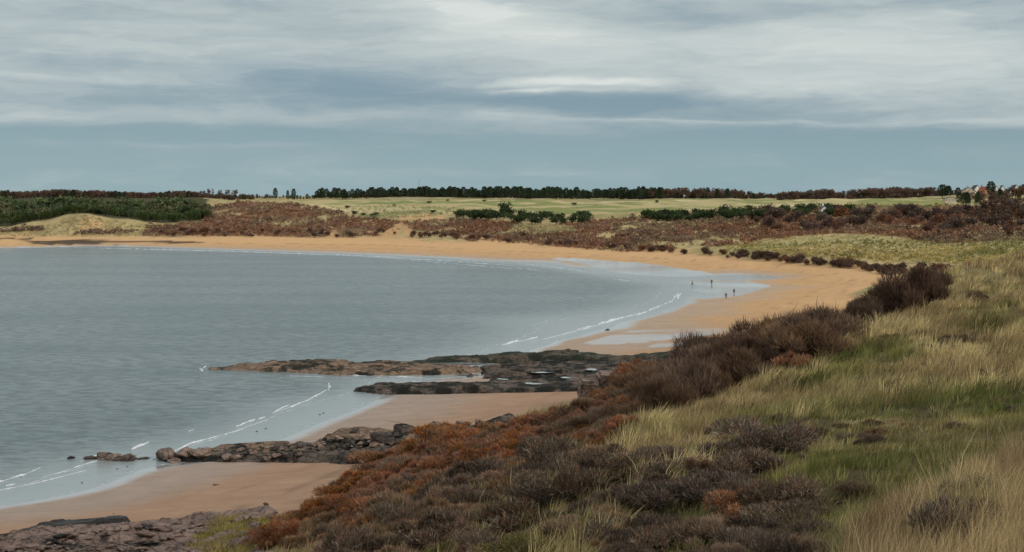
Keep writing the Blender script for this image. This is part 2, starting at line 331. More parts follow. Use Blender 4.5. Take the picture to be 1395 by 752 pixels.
def rockmat(name, a, b_, c, lo=.2, weed=(.012, .013, .009), weedamt=.5, strat=2.2, cr=.35):
    m, t, b, o = mat(name, .88, .25)
    p = pos(t); mp = t.add('ShaderNodeMapping', ins={'Vector': p, 'Scale': (.55, .55, strat)})
    x = t.noise(mp.outputs[0], .55, 9, .66, .3); y = t.noise(p, 2.6, 8, .7); z = t.add('ShaderNodeTexVoronoi', feature='DISTANCE_TO_EDGE', ins={'Vector': t.mix(.45, mp.outputs[0], t.noise(mp.outputs[0], .8, 4, .6, 0, 1), 'ADD'), 'Scale': 1.3}).outputs[0]
    cc = t.mix(t.ramp(x, .35, .65), a, b_); cc = t.mix(t.ramp(y, .5, .75), cc, c)
    n2 = t.noise(p, .28, 7, .65)
    cc = t.mix(t.ramp(n2, .62-weedamt*.35, .70-weedamt*.3), cc, weed)
    crack = t.ramp(z, .0, .10); cc = t.mix(t.m('MULTIPLY', t.m('SUBTRACT', 1.0, crack), t.ramp(y, .35, .6)), cc, tuple(q*.4 for q in a))
    t.l.new(cc, b.inputs['Base Color'])
    hh = t.m('ADD', t.m('ADD', t.m('MULTIPLY', x, 1.2), t.m('MULTIPLY', y, .6)), t.m('MULTIPLY', crack, .25))
    bp = t.add('ShaderNodeBump', ins={'Strength': 1, 'Distance': .35, 'Height': hh}); t.l.new(bp.outputs[0], b.inputs['Normal'])
    return m
M_rock_brown = rockmat('brown_rock', (.17, .115, .08), (.30, .20, .13), (.085, .062, .05), weedamt=.4)
M_rock_weed = rockmat('weedy_rock', (.075, .065, .045), (.15, .11, .075), (.035, .042, .024), weed=(.022, .028, .017), weedamt=.55)
M_rock_mid = rockmat('barnacled_rock', (.14, .10, .075), (.24, .165, .12), (.06, .045, .036), weedamt=.35)
M_rock_dark = rockmat('dark_reef_rock', (.095, .075, .058), (.17, .125, .095), (.04, .036, .028), weedamt=.5)
M_rock_pink = rockmat('pinkish_rock', (.17, .115, .092), (.29, .20, .16), (.08, .056, .045), weedamt=.25, strat=1.0, cr=.6)
M_boulder = rockmat('boulder_stone', (.20, .14, .108), (.30, .215, .165), (.10, .07, .056), weedamt=.1, strat=1.0)
M_boulder_dark = rockmat('dark_boulder_stone', (.085, .064, .054), (.14, .10, .078), (.045, .036, .03), weedamt=.2, strat=1.0)
M_kelp = simple('kelp', (.010, .009, .008), (.03, .022, .018), 3, .55, .1)
M_grass = leafmat('grass_blades', var=0, trans=.3)
M_shrub = leafmat('shrub_twigs', var=.4, trans=.15)
M_tree = leafmat('tree_foliage', var=.35, trans=.15)
M_bark = simple('bark', (.045, .034, .027), (.085, .066, .052), 6, .9)
M_bark_pale = simple('pale_bark', (.16, .14, .12), (.26, .23, .20), 6, .9)
M_scrub = leafmat('scrub', var=0, trans=.1)

# ------------------------------------------------------------------ ground colour zones (natural colours, with cloud shade and sky sheen put into the sands)
GU, GV = proj(GX, GY, H)
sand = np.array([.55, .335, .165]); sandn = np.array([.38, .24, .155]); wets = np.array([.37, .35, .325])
tan = np.array([.45, .35, .17]); green = np.array([.10, .12, .04]); dgrass = np.array([.19, .155, .07]); heath = np.array([.20, .105, .062])
dirt = np.array([.07, .05, .032])
def lerp(a, b, f): return a*(1-f[..., None])+b*f[..., None]
nA = fbm(GX, GY, 60, 21, 5); nB = fbm(GX, GY, 18, 22, 5); nC = fbm(GX, GY, 4, 23, 4); nD = fbm(GX*.35, GY, 30, 24, 5)
Hs = H-beachn*0
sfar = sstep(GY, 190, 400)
colr = lerp(np.broadcast_to(sandn, GX.shape+(3,)), sand, sfar)  # near sand coloured darker to carry the cloud shade over the foreground
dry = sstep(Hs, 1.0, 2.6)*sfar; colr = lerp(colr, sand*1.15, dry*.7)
# wide damp flat and the wet edge
wetm = np.clip(1-sstep(Hs+(nB-.5)*.10, .03, .16), 0, 1)
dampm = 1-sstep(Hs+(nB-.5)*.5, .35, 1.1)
flat = (inpoly(GU, GV, [(790, 468), (830, 457), (900, 454), (965, 449.5), (990, 452), (950, 459), (890, 465), (830, 470)]) | inpoly(GU, GV, [(840, 451.5), (900, 449.5), (1000, 447.5), (1000, 449), (900, 451.5), (850, 453)]) | inpoly(GU, GV, [(880, 470), (960, 466), (960, 470), (885, 473)])) & (GY > 200)
wetm = np.maximum(wetm, .62*flat*sstep(fbm(GX*.25, GY, 5, 31, 4), .25, .6)*(Hs < 1.5))
sheen = inpoly(GU, GV, [(740, 350), (850, 356), (930, 366), (1000, 378), (1048, 390), (1010, 402), (960, 408), (920, 400), (860, 372)]) & (GY > 300)
wetm = np.maximum(wetm, sheen*sstep(fbm(GX*.3, GY, 9, 33, 4), .02, .25)*(Hs < .9))
colr = lerp(colr, wets*.95, np.clip(dampm*.45, 0, 1)); colr = lerp(colr, wets, wetm)  # wet sand colour is paled to stand in for reflected sky
strand = np.exp(-((Hs+(nB-.5)*.5-2.05)/.07)**2)*sstep(nC, .35, .55)+np.exp(-((Hs+(nB-.5)*.35-1.35)/.05)**2)*sstep(nC, .4, .6)*.7
colr = lerp(colr, np.array([.20, .135, .085]), np.clip(strand, 0, 1)*.5)
# farther land
hz = sstep(Hs+(nC-.5)*1.2+(nB-.5)*1.5, 3.2, 5.2)
farl = sstep(GY, 300, 340)
landc = lerp(np.broadcast_to(tan, GX.shape+(3,)), dgrass, sstep(nC, .45, .65)*.5)
landc = lerp(landc, green*1.6, sstep(nA, .5, .66)*.22*farl)
HEATH = [[(195, 322), (200, 308), (280, 302), (280, 284), (330, 274), (410, 278), (460, 287), (480, 296), (520, 299), (560, 302), (600, 298), (700, 303), (730, 310), (820, 300), (900, 294), (1000, 290), (1100, 283), (1180, 280), (1300, 280), (1500, 285), (1500, 330), (1395, 328), (1320, 330), (1270, 332), (1220, 322), (1150, 318), (1080, 322), (1040, 332), (960, 336), (900, 342), (850, 344), (780, 338), (720, 333), (640, 329), (600, 318), (560, 312), (520, 322), (430, 324), (350, 322), (280, 322)],
         [(0, 313), (60, 308), (60, 314), (0, 317)], [(95, 320), (120, 313), (190, 314), (170, 319)]]
heathm = np.zeros(GX.shape)
for q in HEATH: heathm = np.maximum(heathm, inpoly(GU, GV, q)*1.0)
heathm *= (GY > 450)*sstep(nB+(nC-.5)*.4, .30, .42)
GRASSP = [[(985, 345), (985, 333), (1060, 325), (1150, 318), (1220, 322), (1290, 335), (1395, 328), (1395, 360), (1230, 360), (1130, 352)], [(690, 318), (700, 306), (770, 307), (790, 316), (740, 320)], [(870, 335), (900, 328), (960, 333), (940, 338)], [(535, 300), (560, 292), (610, 293), (600, 300), (560, 303)]]
grassm = np.zeros(GX.shape)
for q in GRASSP: grassm = np.maximum(grassm, inpoly(GU, GV, q)*1.0)
grassm *= GY > 300
heathm *= 1-grassm
landc = lerp(landc, heath, heathm*.9)
# blow-outs of bare sand
SANDP = [[(500, 330), (530, 312), (545, 303), (560, 308), (565, 318), (575, 332)], [(104, 312), (112, 298), (130, 297), (150, 312), (120, 315)], [(445, 326), (450, 312), (458, 315), (470, 327)], [(540, 300), (560, 294), (600, 293), (612, 300), (580, 301)], [(640, 334), (660, 322), (690, 330), (700, 338)], [(330, 328), (345, 318), (360, 328)]]
sm = np.zeros(GX.shape)
for q in SANDP: sm = np.maximum(sm, inpoly(GU, GV, q)*1.0)
sm *= (GY > 600)*sstep(nC, .25, .45)
landc = lerp(landc, sand*1.0, sm*.85)
# links turf beyond the dunes
links = (GY > 1060)*inpoly(GU, GV, [(400, 292), (400, 274), (600, 268), (1060, 270), (1400, 270), (1400, 282), (1180, 283), (900, 290), (820, 300), (700, 300), (600, 298), (520, 298), (440, 286)])*1.0
lk = lerp(np.broadcast_to(np.array([.44, .36, .18]), GX.shape+(3,)), np.array([.13, .18, .05]), sstep(nD, .48, .60)*.7)
lk = lerp(lk, np.array([.60, .50, .29]), sstep(fbm(GX*.3, GY, 50, 40, 4), .58, .68)*.6)
landc = lerp(landc, lk, links*(1-heathm)*(1-sm))
landc = lerp(landc, np.array([.16, .20, .05]), ((GY > 1100) & inpoly(GU, GV, [(1165, 273), (1290, 273), (1300, 283), (1165, 283)]))*.6)
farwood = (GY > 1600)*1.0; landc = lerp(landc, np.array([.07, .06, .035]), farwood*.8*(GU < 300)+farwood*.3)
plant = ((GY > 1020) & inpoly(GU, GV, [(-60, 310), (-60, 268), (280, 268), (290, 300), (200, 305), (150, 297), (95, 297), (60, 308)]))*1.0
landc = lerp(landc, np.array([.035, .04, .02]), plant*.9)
JU = (fbm(GX, GY, 7, 201, 4)-.5)*150; JV = (fbm(GX, GY, 7, 202, 4)-.5)*90
# near dune
GREENP = [(985, 590), (1100, 570), (1250, 560), (1395, 535), (1500, 535), (1500, 600), (1300, 650), (1160, 752), (1160, 900), (800, 900), (830, 740), (900, 690), (1000, 665), (1010, 620)]
nearg = lerp(np.broadcast_to(tan*.62, GX.shape+(3,)), green*.75, np.clip(inpoly(GU+JU, GV+JV, GREENP)*.6+sstep(nB, .5, .65)*.35, 0, 1))
nearg = lerp(nearg, dirt, sstep(fbm(GX, GY, 1.8, 26, 4), .4, .62)*.75)
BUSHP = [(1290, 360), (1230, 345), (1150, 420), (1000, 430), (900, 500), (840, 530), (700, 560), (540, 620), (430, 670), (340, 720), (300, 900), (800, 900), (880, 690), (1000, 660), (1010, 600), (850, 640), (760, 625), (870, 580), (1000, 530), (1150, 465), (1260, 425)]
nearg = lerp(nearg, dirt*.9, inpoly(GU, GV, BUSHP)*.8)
landc = lerp(nearg, landc, farl)
colr = lerp(colr, landc, hz)
# dark wrack line on the far-left shore
stone = (GY > 850)*inpoly(GU, GV, [(-400, 332.5), (-400, 323), (0, 324), (200, 327), (330, 331), (300, 333.5), (150, 334), (0, 332.5)])*1.0
colr = lerp(colr, np.array([.045, .038, .03]), np.clip(stone*sstep(fbm(GX*.3, GY, 12, 41, 4), .38, .5), 0, 1)*.9)
wetm = wetm*(1-hz)*(1-stone)
V = np.stack([GX, GY, H], -1).reshape(-1, 3)
idx = np.arange(NS*NTT).reshape(NTT, NS)
T = np.stack([idx[:-1, :-1], idx[:-1, 1:], idx[1:, 1:], idx[1:, :-1]], -1).reshape(-1, 4)
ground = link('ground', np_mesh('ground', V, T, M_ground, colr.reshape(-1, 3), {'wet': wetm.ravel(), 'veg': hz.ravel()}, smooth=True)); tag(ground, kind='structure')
# sea bed and country round about, under everything, out to the horizon
B = 24000; me = bpy.data.meshes.new('seabed'); me.from_pydata([(-B, -B, -7), (B, -B, -7), (B, B, -7), (-B, B, -7)], [], [(0, 1, 2, 3)]); me.materials.append(simple('seabed', (.10, .10, .07), (.16, .14, .09), .05, local=False))
tag(link('seabed', me), kind='structure')
# ------------------------------------------------------------------ sea
NSw, NTw = 420, 520
s2 = np.linspace(-4, .6, NSw); t2 = np.linspace(math.log(60), math.log(1400), NTw); SW, TW = np.meshgrid(s2, t2)
WY = np.exp(TW)-Y0; WX = SW*(WY+Y0)
dw = -hgt(WX, WY); dw = np.where(np.abs(SW) > .94, 4, dw)
k1 = fbm(WX*.4, WY, 10, 50, 4)
sw = np.clip(dw, 0, 10)
foam = np.exp(-((sw-.10)/.09)**2)*.75+np.exp(-((sw-.62)/.16)**2)*.55*sstep(k1, .5, .62)
idx = np.arange(NSw*NTw).reshape(NTw, NSw)
T = np.stack([idx[:-1, :-1], idx[:-1, 1:], idx[1:, 1:], idx[1:, :-1]], -1).reshape(-1, 4)
keep = (dw.ravel()[T] > -.6).any(1); T = T[keep]
swell = (fbm(WX*.25, WY, 5, 55, 3)-.5)*.22*sstep(dw, .2, 2.5)
water = link('sea', np_mesh('sea', np.stack([WX, WY, swell], -1).reshape(-1, 3), T, M_water, None, {'depth': dw.ravel(), 'foam': foam.ravel()}, smooth=True)); tag(water, kind='structure')

# breaking waves: low white ridges of broken water
def wave(pts, width, height, seed):
    q = [W3(u, v, z=.02) for u, v in pts]; q = np.array(q); seg = np.hypot(*(q[1:, :2]-q[:-1, :2]).T); cum = np.concatenate([[0], np.cumsum(seg)])
    N = max(12, int(cum[-1]/.35)); d = np.linspace(0, cum[-1], N); x = np.interp(d, cum, q[:, 0]); y = np.interp(d, cum, q[:, 1])
    tx = np.gradient(x); ty = np.gradient(y); l = np.hypot(tx, ty); nx, ny = -ty/l, tx/l
    off = (fbm(d, d*0+seed, 4, seed, 3)-.5)*width*1.4; x = x+nx*off; y = y+ny*off
    wd = width*np.clip((fbm(d, d*0+seed*3, 2.6, seed+5, 4)-.30)*2.4, .05, 1.3)*np.sin(np.linspace(.12, math.pi-.12, N))**.5
    hh = height*np.clip(wd/width, .15, 1)
    rows = []
    for a, hf in ((-.5, 0), (-.25, .6), (0, 1), (.22, .75), (.5, 0)):
        j = (fbm(d*3, d*0+a*7, 1, seed+9, 2)-.5)*.25*wd
        rows.append(np.stack([x+nx*(wd*a+j), y+ny*(wd*a+j), hf*hh+.03-(hf == 0)*.10], 1))
    V = np.stack(rows, 1).reshape(-1, 3); i = np.arange(N*5).reshape(N, 5)
    T = np.stack([i[:-1, :-1], i[:-1, 1:], i[1:, 1:], i[1:, :-1]], -1).reshape(-1, 4)
    o = link('breaking_wave', np_mesh('breaking_wave', V, T, M_foam, smooth=True)); tag(o, kind='structure'); return o
WAVES = [([(205, 628), (260, 604), (320, 588), (365, 571)], .5, .12), ([(60, 650), (110, 634), (150, 622)], .45, .12), ([(380, 560), (420, 545), (446, 530)], .4, .12), ([(740, 462), (800, 447), (880, 424)], .6, .15), ([(880, 425), (915, 410), (925, 398)], .7, .15), ([(0, 668), (60, 655), (120, 640)], .4, .1), ([(-60, 672), (0, 656), (18, 651), (32, 646)], 1.1, .4), ([(30, 649), (45, 643), (58, 637)], 1.1, .45), ([(8, 662), (20, 659)], .7, .2), ([(178, 613), (192, 607), (205, 602)], .9, .35), ([(110, 628), (125, 622), (135, 619)], .6, .2),
         ([(256, 588), (264, 585)], .7, .3), ([(320, 581), (335, 575), (348, 571)], 1.0, .35), ([(352, 571), (362, 568)], .6, .2), ([(372, 563), (386, 555), (395, 551)], .6, .25), ([(397, 555), (408, 548)], .5, .2), ([(430, 541), (440, 534)], 1.0, .4), ([(446, 532), (449, 521)], .9, .3),
         ([(274, 504), (283, 499)], 1.2, .5), ([(272, 502), (277, 507)], .8, .4), ([(684, 470), (706, 465), (732, 459)], 1.4, .55), ([(786, 449), (806, 444)], 1.1, .4), ([(814, 442), (830, 437), (862, 429)], 1.2, .45), ([(866, 430), (882, 424)], 1.0, .3),
         ([(884, 422), (898, 417)], 1.0, .3), ([(917, 404), (928, 400)], 1.6, .55), ([(922, 407), (926, 401)], 1.3, .5), ([(836, 380), (858, 383)], 1.2, .25), ([(480, 511), (500, 512)], .6, .3), ([(395, 512), (440, 513)], .4, .2), ([(530, 513), (575, 514)], .4, .2),
         ([(-300, 333), (-100, 333.6), (0, 335), (60, 335.4), (130, 337.6)], 3.0, .45), ([(135, 338), (230, 340.3), (300, 342)], 2.2, .4), ([(300, 342), (360, 344), (450, 347), (520, 349.5), (560, 352)], 2.6, .35), ([(480, 349), (600, 355), (700, 362)], 1.6, .25), ([(560, 354.5), (640, 361), (700, 366)], 1.2, .2), ([(700, 358), (770, 366), (810, 372)], 1.6, .25), ([(620, 353), (690, 358)], 1.0, .15), ([(700, 364), (745, 370)], 1.2, .2)]
for i, (p, wd, hh) in enumerate(WAVES): wave(p, wd*.62, hh*.7, i+3)

# ------------------------------------------------------------------ rock ledges
def ledge(name, poly, hmax, m, label, seed, edge=2.5, step=.4, strike=.35, freq=3.0, block=.0, zoff=-.25, cat='rocks', tilt=0.0, gate=.0):
    Q = []
    for u, v in poly:
        p = ray([u], [v])[0]; Q.append(W3(u, v, z=0.)[:2] if np.isnan(p[0]) or p[2] < 0 else (p[0], p[1]))
    Q = np.array(Q)
    x0, y0 = Q.min(0)-2; x1, y1 = Q.max(0)+2
    xs = np.arange(x0, x1, step); ys = np.arange(y0, y1, step*.8); Xm, Ym = np.meshgrid(xs, ys)
    jx = (fbm(Xm, Ym, 6, seed, 4)-.5)*4*min(1, edge/2); jy = (fbm(Xm, Ym, 6, seed+3, 4)-.5)*4*min(1, edge/2)
    d = polydist(Xm+jx, Ym+jy*.6, [tuple(q) for q in Q])
    prof = sstep(d, -.3, edge)
    a = 1-np.abs(2*fbm(Xm*strike, Ym, freq, seed+7, 5)-1); b = fbm(Xm*strike, Ym, freq*.4, seed+13, 4); c = fbm(Xm, Ym, freq*3.5, seed+17, 3)
    hgt_ = hmax*prof*(.15+.45*a+.45*b)*(.45+1.1*c)
    if block:
        cell = fbm(np.floor(Xm/block+b), np.floor(Ym/block+a), 1, seed+21, 1); hgt_ = hgt_*(.6+.8*cell)
    q = .22; stp = np.floor(hgt_/q)*q+q*sstep(hgt_/q-np.floor(hgt_/q), .55, .95); hgt_ = .25*hgt_+.75*stp
    if gate: hgt_ = hgt_*sstep(fbm(Xm*strike*.7, Ym, 5, seed+33, 4), gate-.05, gate+.05)
    base = np.maximum(hgt(Xm, Ym), -.5)
    Zm = base+hgt_+zoff*(1-prof)*2-.06
    ny, nx = Xm.shape; idx = np.arange(nx*ny).reshape(ny, nx)
    T = np.stack([idx[:-1, :-1], idx[:-1, 1:], idx[1:, 1:], idx[1:, :-1]], -1).reshape(-1, 4)
    T = T[(d.ravel()[T] > -.6).all(1)]
    used, inv = np.unique(T, return_inverse=True)
    V = np.stack([Xm, Ym, Zm], -1).reshape(-1, 3)[used]; T = inv.reshape(-1, 4)
    cx, cy, cz = V[:, 0].mean(), V[:, 1].mean(), V[:, 2].min()
    me = np_mesh(name, V-[cx, cy, cz], T, m, smooth=False)
    return tag(link(name, me, loc=(cx, cy, cz)), label, cat)
ledge('rock_reef', [(258, 504.5), (300, 499.5), (330, 497), (390, 495), (480, 496), (560, 497), (650, 499), (660, 508), (600, 512), (520, 513), (460, 512.5), (400, 509), (340, 506)], 1.6, M_rock_brown, 'low brown rock spit reaching farthest out into the sea', 3, edge=2.0, freq=2.4)
ledge('rock_reef', [(330, 497), (390, 492.5), (480, 493), (560, 492), (600, 488), (640, 486), (700, 485), (745, 486), (750, 494), (640, 495), (560, 497), (480, 497), (390, 497)], 1.5, M_rock_weed, 'dark weed-covered ridge along the back of the longest rock spit', 17, edge=1.8, freq=3)
ledge('rock_reef', [(705, 488), (735, 486), (790, 486), (830, 488), (880, 487), (935, 484), (945, 492), (880, 494), (800, 496), (735, 495)], 1.6, M_rock_weed, 'green-black weedy rock ridge bordering the wet sand below the dark bushes', 29, edge=1.8)
ledge('rock_reef', [(640, 500), (700, 497), (800, 498), (900, 495), (900, 503), (860, 508), (760, 512), (700, 512), (650, 511)], 1.2, M_rock_dark, 'flat brown rock shelf with small pools inside the spit', 41, edge=1.6, freq=2.0, gate=.36)
ledge('rock_reef', [(478, 533), (520, 527), (600, 526), (680, 523), (760, 517), (830, 514), (860, 519), (850, 530), (780, 534), (690, 536), (600, 537.5), (520, 538.5)], 1.25, M_rock_dark, 'narrow dark rock finger lying across the sand behind the small beach', 53, edge=1.3, freq=2.2)
ledge('rock_reef', [(650, 515), (700, 512), (800, 508), (870, 504), (890, 512), (830, 518), (760, 520), (700, 524), (660, 522)], 1.1, M_rock_dark, 'broken rocky ground between the two reefs beside the bushes', 67, edge=1.2, freq=1.8, gate=.45)
ledge('rock_bank', [(203, 629), (215, 619), (260, 615), (330, 618), (430, 606), (480, 600), (560, 590), (630, 583), (700, 576), (720, 590), (640, 604), (570, 622), (520, 631), (430, 633), (340, 630), (260, 630)], 1.3, M_rock_dark, 'dark bouldery bank running from the rust bushes down to the sea', 79, edge=1.6, freq=2.0, step=.3, strike=.6)
ledge('rock_bank', [(425, 606), (470, 598), (540, 590), (560, 596), (520, 606), (460, 612), (430, 613)], 1.5, M_rock_brown, 'paler brown slab on top of the bouldery bank', 83, edge=1.6, freq=2.6, step=.3, strike=.5)
ledge('rock_bank', [(270, 612), (300, 608), (350, 606), (400, 604), (400, 609), (330, 613), (275, 615)], .7, M_rock_brown, 'thin low shelf of rock awash behind the bouldery bank', 89, edge=.8, freq=2.0, step=.3)
ledge('rock_platform', [(-120, 850), (-120, 752), (-20, 742), (50, 732), (110, 722), (170, 716), (230, 714), (290, 706), (340, 698), (365, 698), (390, 712), (400, 740), (380, 850)], 1.0, M_rock_pink, 'broad pinkish rock platform at the foot of the slope, lower left', 97, edge=2.0, freq=1.6, step=.2, strike=.8)
ledge('kelp_bank', [(20, 727), (60, 718), (110, 711), (150, 708), (185, 710), (180, 716), (120, 718), (70, 724), (30, 731)], .8, M_kelp, 'black heap of seaweed edging the pinkish rock platform', 101, edge=.8, freq=1.5, step=.22, cat='seaweed')
# cliff-like block
bpy.context.view_layer.update(); DG0 = bpy.context.evaluated_depsgraph_get()
def psight(u, v):
    h = C.ray_cast(DG0, Vector((0, 30, EYE))+Vector(((u-CU)/F*30, 0, -(v-HV)/F*30)), Vector(((u-CU)/F, 1, -(v-HV)/F)).normalized())
    return h[1] if h[0] else None
def pool(u, v, wpx, hpx, seed, z=None):
    x, y, z_ = W3(u, v, z=.5); hh_ = psight(u, v)
    if hh_ is not None: x, y, z = hh_; z += .10
    a = wpx/F*y/2; bb = hpx/((v-HV))*y/2
    n = 28; k = [(1+.35*(vnoise(np.array([i*.8]), np.array([seed*3.1]), seed)[0]-.5)) for i in range(n)]
    zz = float(hgt(x, y))+.1 if z is None else z
    vs = [(a*k[i]*math.cos(i/n*2*math.pi), bb*k[i]*math.sin(i/n*2*math.pi), 0) for i in range(n)]
    me = bpy.data.meshes.new('tide_pool'); me.from_pydata(vs, [], [tuple(range(n))]); me.materials.append(M_pool)
    tag(link('tide_pool', me, loc=(x, y, zz)), kind='structure')
for i, (u, v, a, h) in enumerate([(622, 495, 88, 3.5), (730, 523, 30, 3), (690, 517, 26, 2), (775, 515, 22, 2.5), (806, 504, 14, 2.5), (877, 491.5, 22, 2.2), (906, 490, 14, 1.8), (860, 505, 20, 2.0), (740, 508, 36, 1.6), (650, 511, 60, 1.5)]): pool(u, v, a, h, i+2)

def rock_mesh(name, seed, m, npts=16, sq=(1, .8, .6), jag=.05):
    r = random.Random(seed); bm = bmesh.new()
    for i in range(npts):
        v = Vector((r.gauss(0, 1), r.gauss(0, 1), r.gauss(0, 1))).normalized()*r.uniform(.85, 1.1); bm.verts.new((v.x*sq[0], v.y*sq[1], v.z*sq[2]))
    res = bmesh.ops.convex_hull(bm, input=bm.verts); bmesh.ops.delete(bm, geom=[g for g in res['geom_interior'] if isinstance(g, bmesh.types.BMVert)], context='VERTS')
    bmesh.ops.bevel(bm, geom=list(bm.edges), offset=.09, segments=2, affect='EDGES', profile=.6)
    bmesh.ops.triangulate(bm, faces=bm.faces); bmesh.ops.subdivide_edges(bm, edges=bm.edges, cuts=1, use_grid_fill=True)
    from mathutils import noise as mn
    for v in bm.verts:
        k = mn.fractal(v.co*2.4+Vector((seed*5, 0, 0)), .9, 2.2, 4); v.co += v.co.normalized()*k*jag*1.6
    for f in bm.faces: f.smooth = True
    me = bpy.data.meshes.new(name); bm.to_mesh(me); bm.free(); me.materials.append(m); return me
RK = {'m': [rock_mesh('boulder', i, M_boulder, 14+i, (1, .75+.05*i, .55+.05*(i % 3))) for i in range(5)],
      'd': [rock_mesh('boulder', i+20, M_boulder_dark, 14+i, (1, .8, .6)) for i in range(4)],
      'p': [rock_mesh('boulder', i+40, M_rock_pink, 13+i, (1, .7+.08*i, .5)) for i in range(5)],
      'b': [rock_mesh('boulder', i+60, M_rock_brown, 13+i, (1, .8, .55)) for i in range(4)]}
bpy.context.view_layer.update(); DG = bpy.context.evaluated_depsgraph_get()
def sight(u, v):
    d = Vector(((u-CU)/F, 1, -(v-HV)/F)).normalized(); h = C.ray_cast(DG, Vector((0, 30, EYE))+Vector(((u-CU)/F*30, 0, -(v-HV)/F*30)), d)
    return h[1] if h[0] else None
def boulder(u, v, wpx, kind, label, group=None, asp=1.0, lift=.35, onledge=0.0):
    p = sight(u, v)
    if p is None: return
    onledge *= .25
    k = random.choice(RK[kind]); s_ = wpx/F*p[1]/2
    o = link('boulder', k, loc=(p[0], p[1], p[2]+s_*.5*asp*lift+onledge)); o.scale = (s_, s_*random.uniform(.8, 1.1), s_*asp); o.rotation_euler = (random.uniform(-.2, .2), random.uniform(-.2, .2), random.uniform(0, 6.28))
    return tag(o, label, 'boulder', group)
# the outlying rocks in the shallows and the larger boulders one can tell apart
boulder(97, 624, 16, 'd', 'small flat dark rock farthest left in the shallows', asp=.45)
boulder(148, 626, 42, 'm', 'rounded brown rock at the left of the pair standing in the shallows', asp=.9)
boulder(172, 627, 34, 'd', 'lower brown rock at the right of the pair standing in the shallows', asp=.7)
boulder(122, 625, 26, 'd', 'flat rock on the seaward side of the pair in the shallows', asp=.4)
boulder(195, 625, 20, 'd', 'low wet rock filling the gap before the bouldery bank', asp=.35)
boulder(225, 623, 40, 'm', 'big rounded rock at the seaward end of the bouldery bank', asp=1)
boulder(250, 621, 34, 'm', 'second rounded rock from the seaward end of the bouldery bank', asp=.95)
boulder(272, 620, 42, 'm', 'long smooth brown rock near the seaward end of the bank', asp=.8)
boulder(237, 629, 30, 'm', 'low rock in front of the seaward end of the bank', asp=.6)
boulder(483, 590, 22, 'd', 'small dark pointed rock alone on the sand above the bank', asp=1)
boulder(548, 590, 46, 'd', 'dark flat-topped boulder on the sand side of the bank', asp=.7, onledge=.4)
boulder(592, 584, 26, 'm', 'grey upright boulder beside the rust bushes', asp=1.1, onledge=.3)
boulder(513, 605, 32, 'd', 'round dark brown boulder sitting midway on the bank', asp=1.2, onledge=.8)
boulder(632, 582, 30, 'm', 'grey boulder just above the rust bushes at the landward end', asp=1, onledge=.4)
boulder(655, 580, 26, 'm', 'last grey boulder at the landward end of the bank', asp=1, onledge=.4)
boulder(618, 586, 20, 'd', 'small dark boulder between two grey ones at the landward end', asp=.9, onledge=.3)
boulder(570, 604, 60, 'b', 'wide brown slab below the flat-topped boulder', asp=.55, onledge=.5)
boulder(480, 624, 24, 'm', 'pale rock at the left of the heap in front of the bank', asp=.9)
boulder(495, 619, 22, 'm', 'pale rock topping the heap in front of the bank', asp=.9, onledge=.3)
boulder(497, 627, 26, 'm', 'pale rock at the right of the heap in front of the bank', asp=.8)
boulder(640, 513, 12, 'd', 'black rock standing at the edge of a pool between the reefs', asp=1)
boulder(676, 517, 8, 'd', 'tiny black rock by the right end of the pools between the reefs', asp=.8)
boulder(294, 661, 14, 'd', 'small weedy lump lying alone on the near beach', asp=.3)
boulder(828, 450, 16, 'd', 'small dark stone on the wet flat beside the far rock ridge', asp=.3)
for i in range(110):
    tt = random.random(); u = 300+tt*330; v = 626-tt*36+random.uniform(-9, 7)
    boulder(u, v, random.uniform(6, 22), random.choice('mdd b'.replace(' ', '')), 'weathered rock jumbled along the dark bouldery bank', 'rocks jumbled along the bouldery bank', random.uniform(.6, 1), onledge=.3)
for i in range(290):
    u = random.uniform(-10, 372); v0 = float(np.interp(u, [0, 60, 110, 200, 290, 340, 372], [742, 732, 724, 717, 710, 704, 708])); v = v0+random.random()**.8*(775-v0)
    if u > 275 and v > 722: continue
    boulder(u, v, random.uniform(6, 14) if random.random() < .75 else random.uniform(14, 34), 'p', 'pinkish rock lying broken on the platform, lower left', 'broken pinkish rocks on the platform', random.uniform(.5, .9), onledge=.35)
boulder(352, 706, 62, 'p', 'large sloping pinkish rock where the platform meets the rust bushes', asp=.8, onledge=.2)
boulder(362, 692, 14, 'd', 'small dark stone perched on the large sloping pinkish rock', asp=.8, onledge=.9)
for (u, v) in [(112, 658), (160, 639), (173, 636), (350, 588), (362, 584), (436, 565), (441, 563), (155, 700)]:
    boulder(u, v, 4, 'd', 'tiny dark pebble on the wet sand', 'tiny dark pebbles on the wet sand', .7)
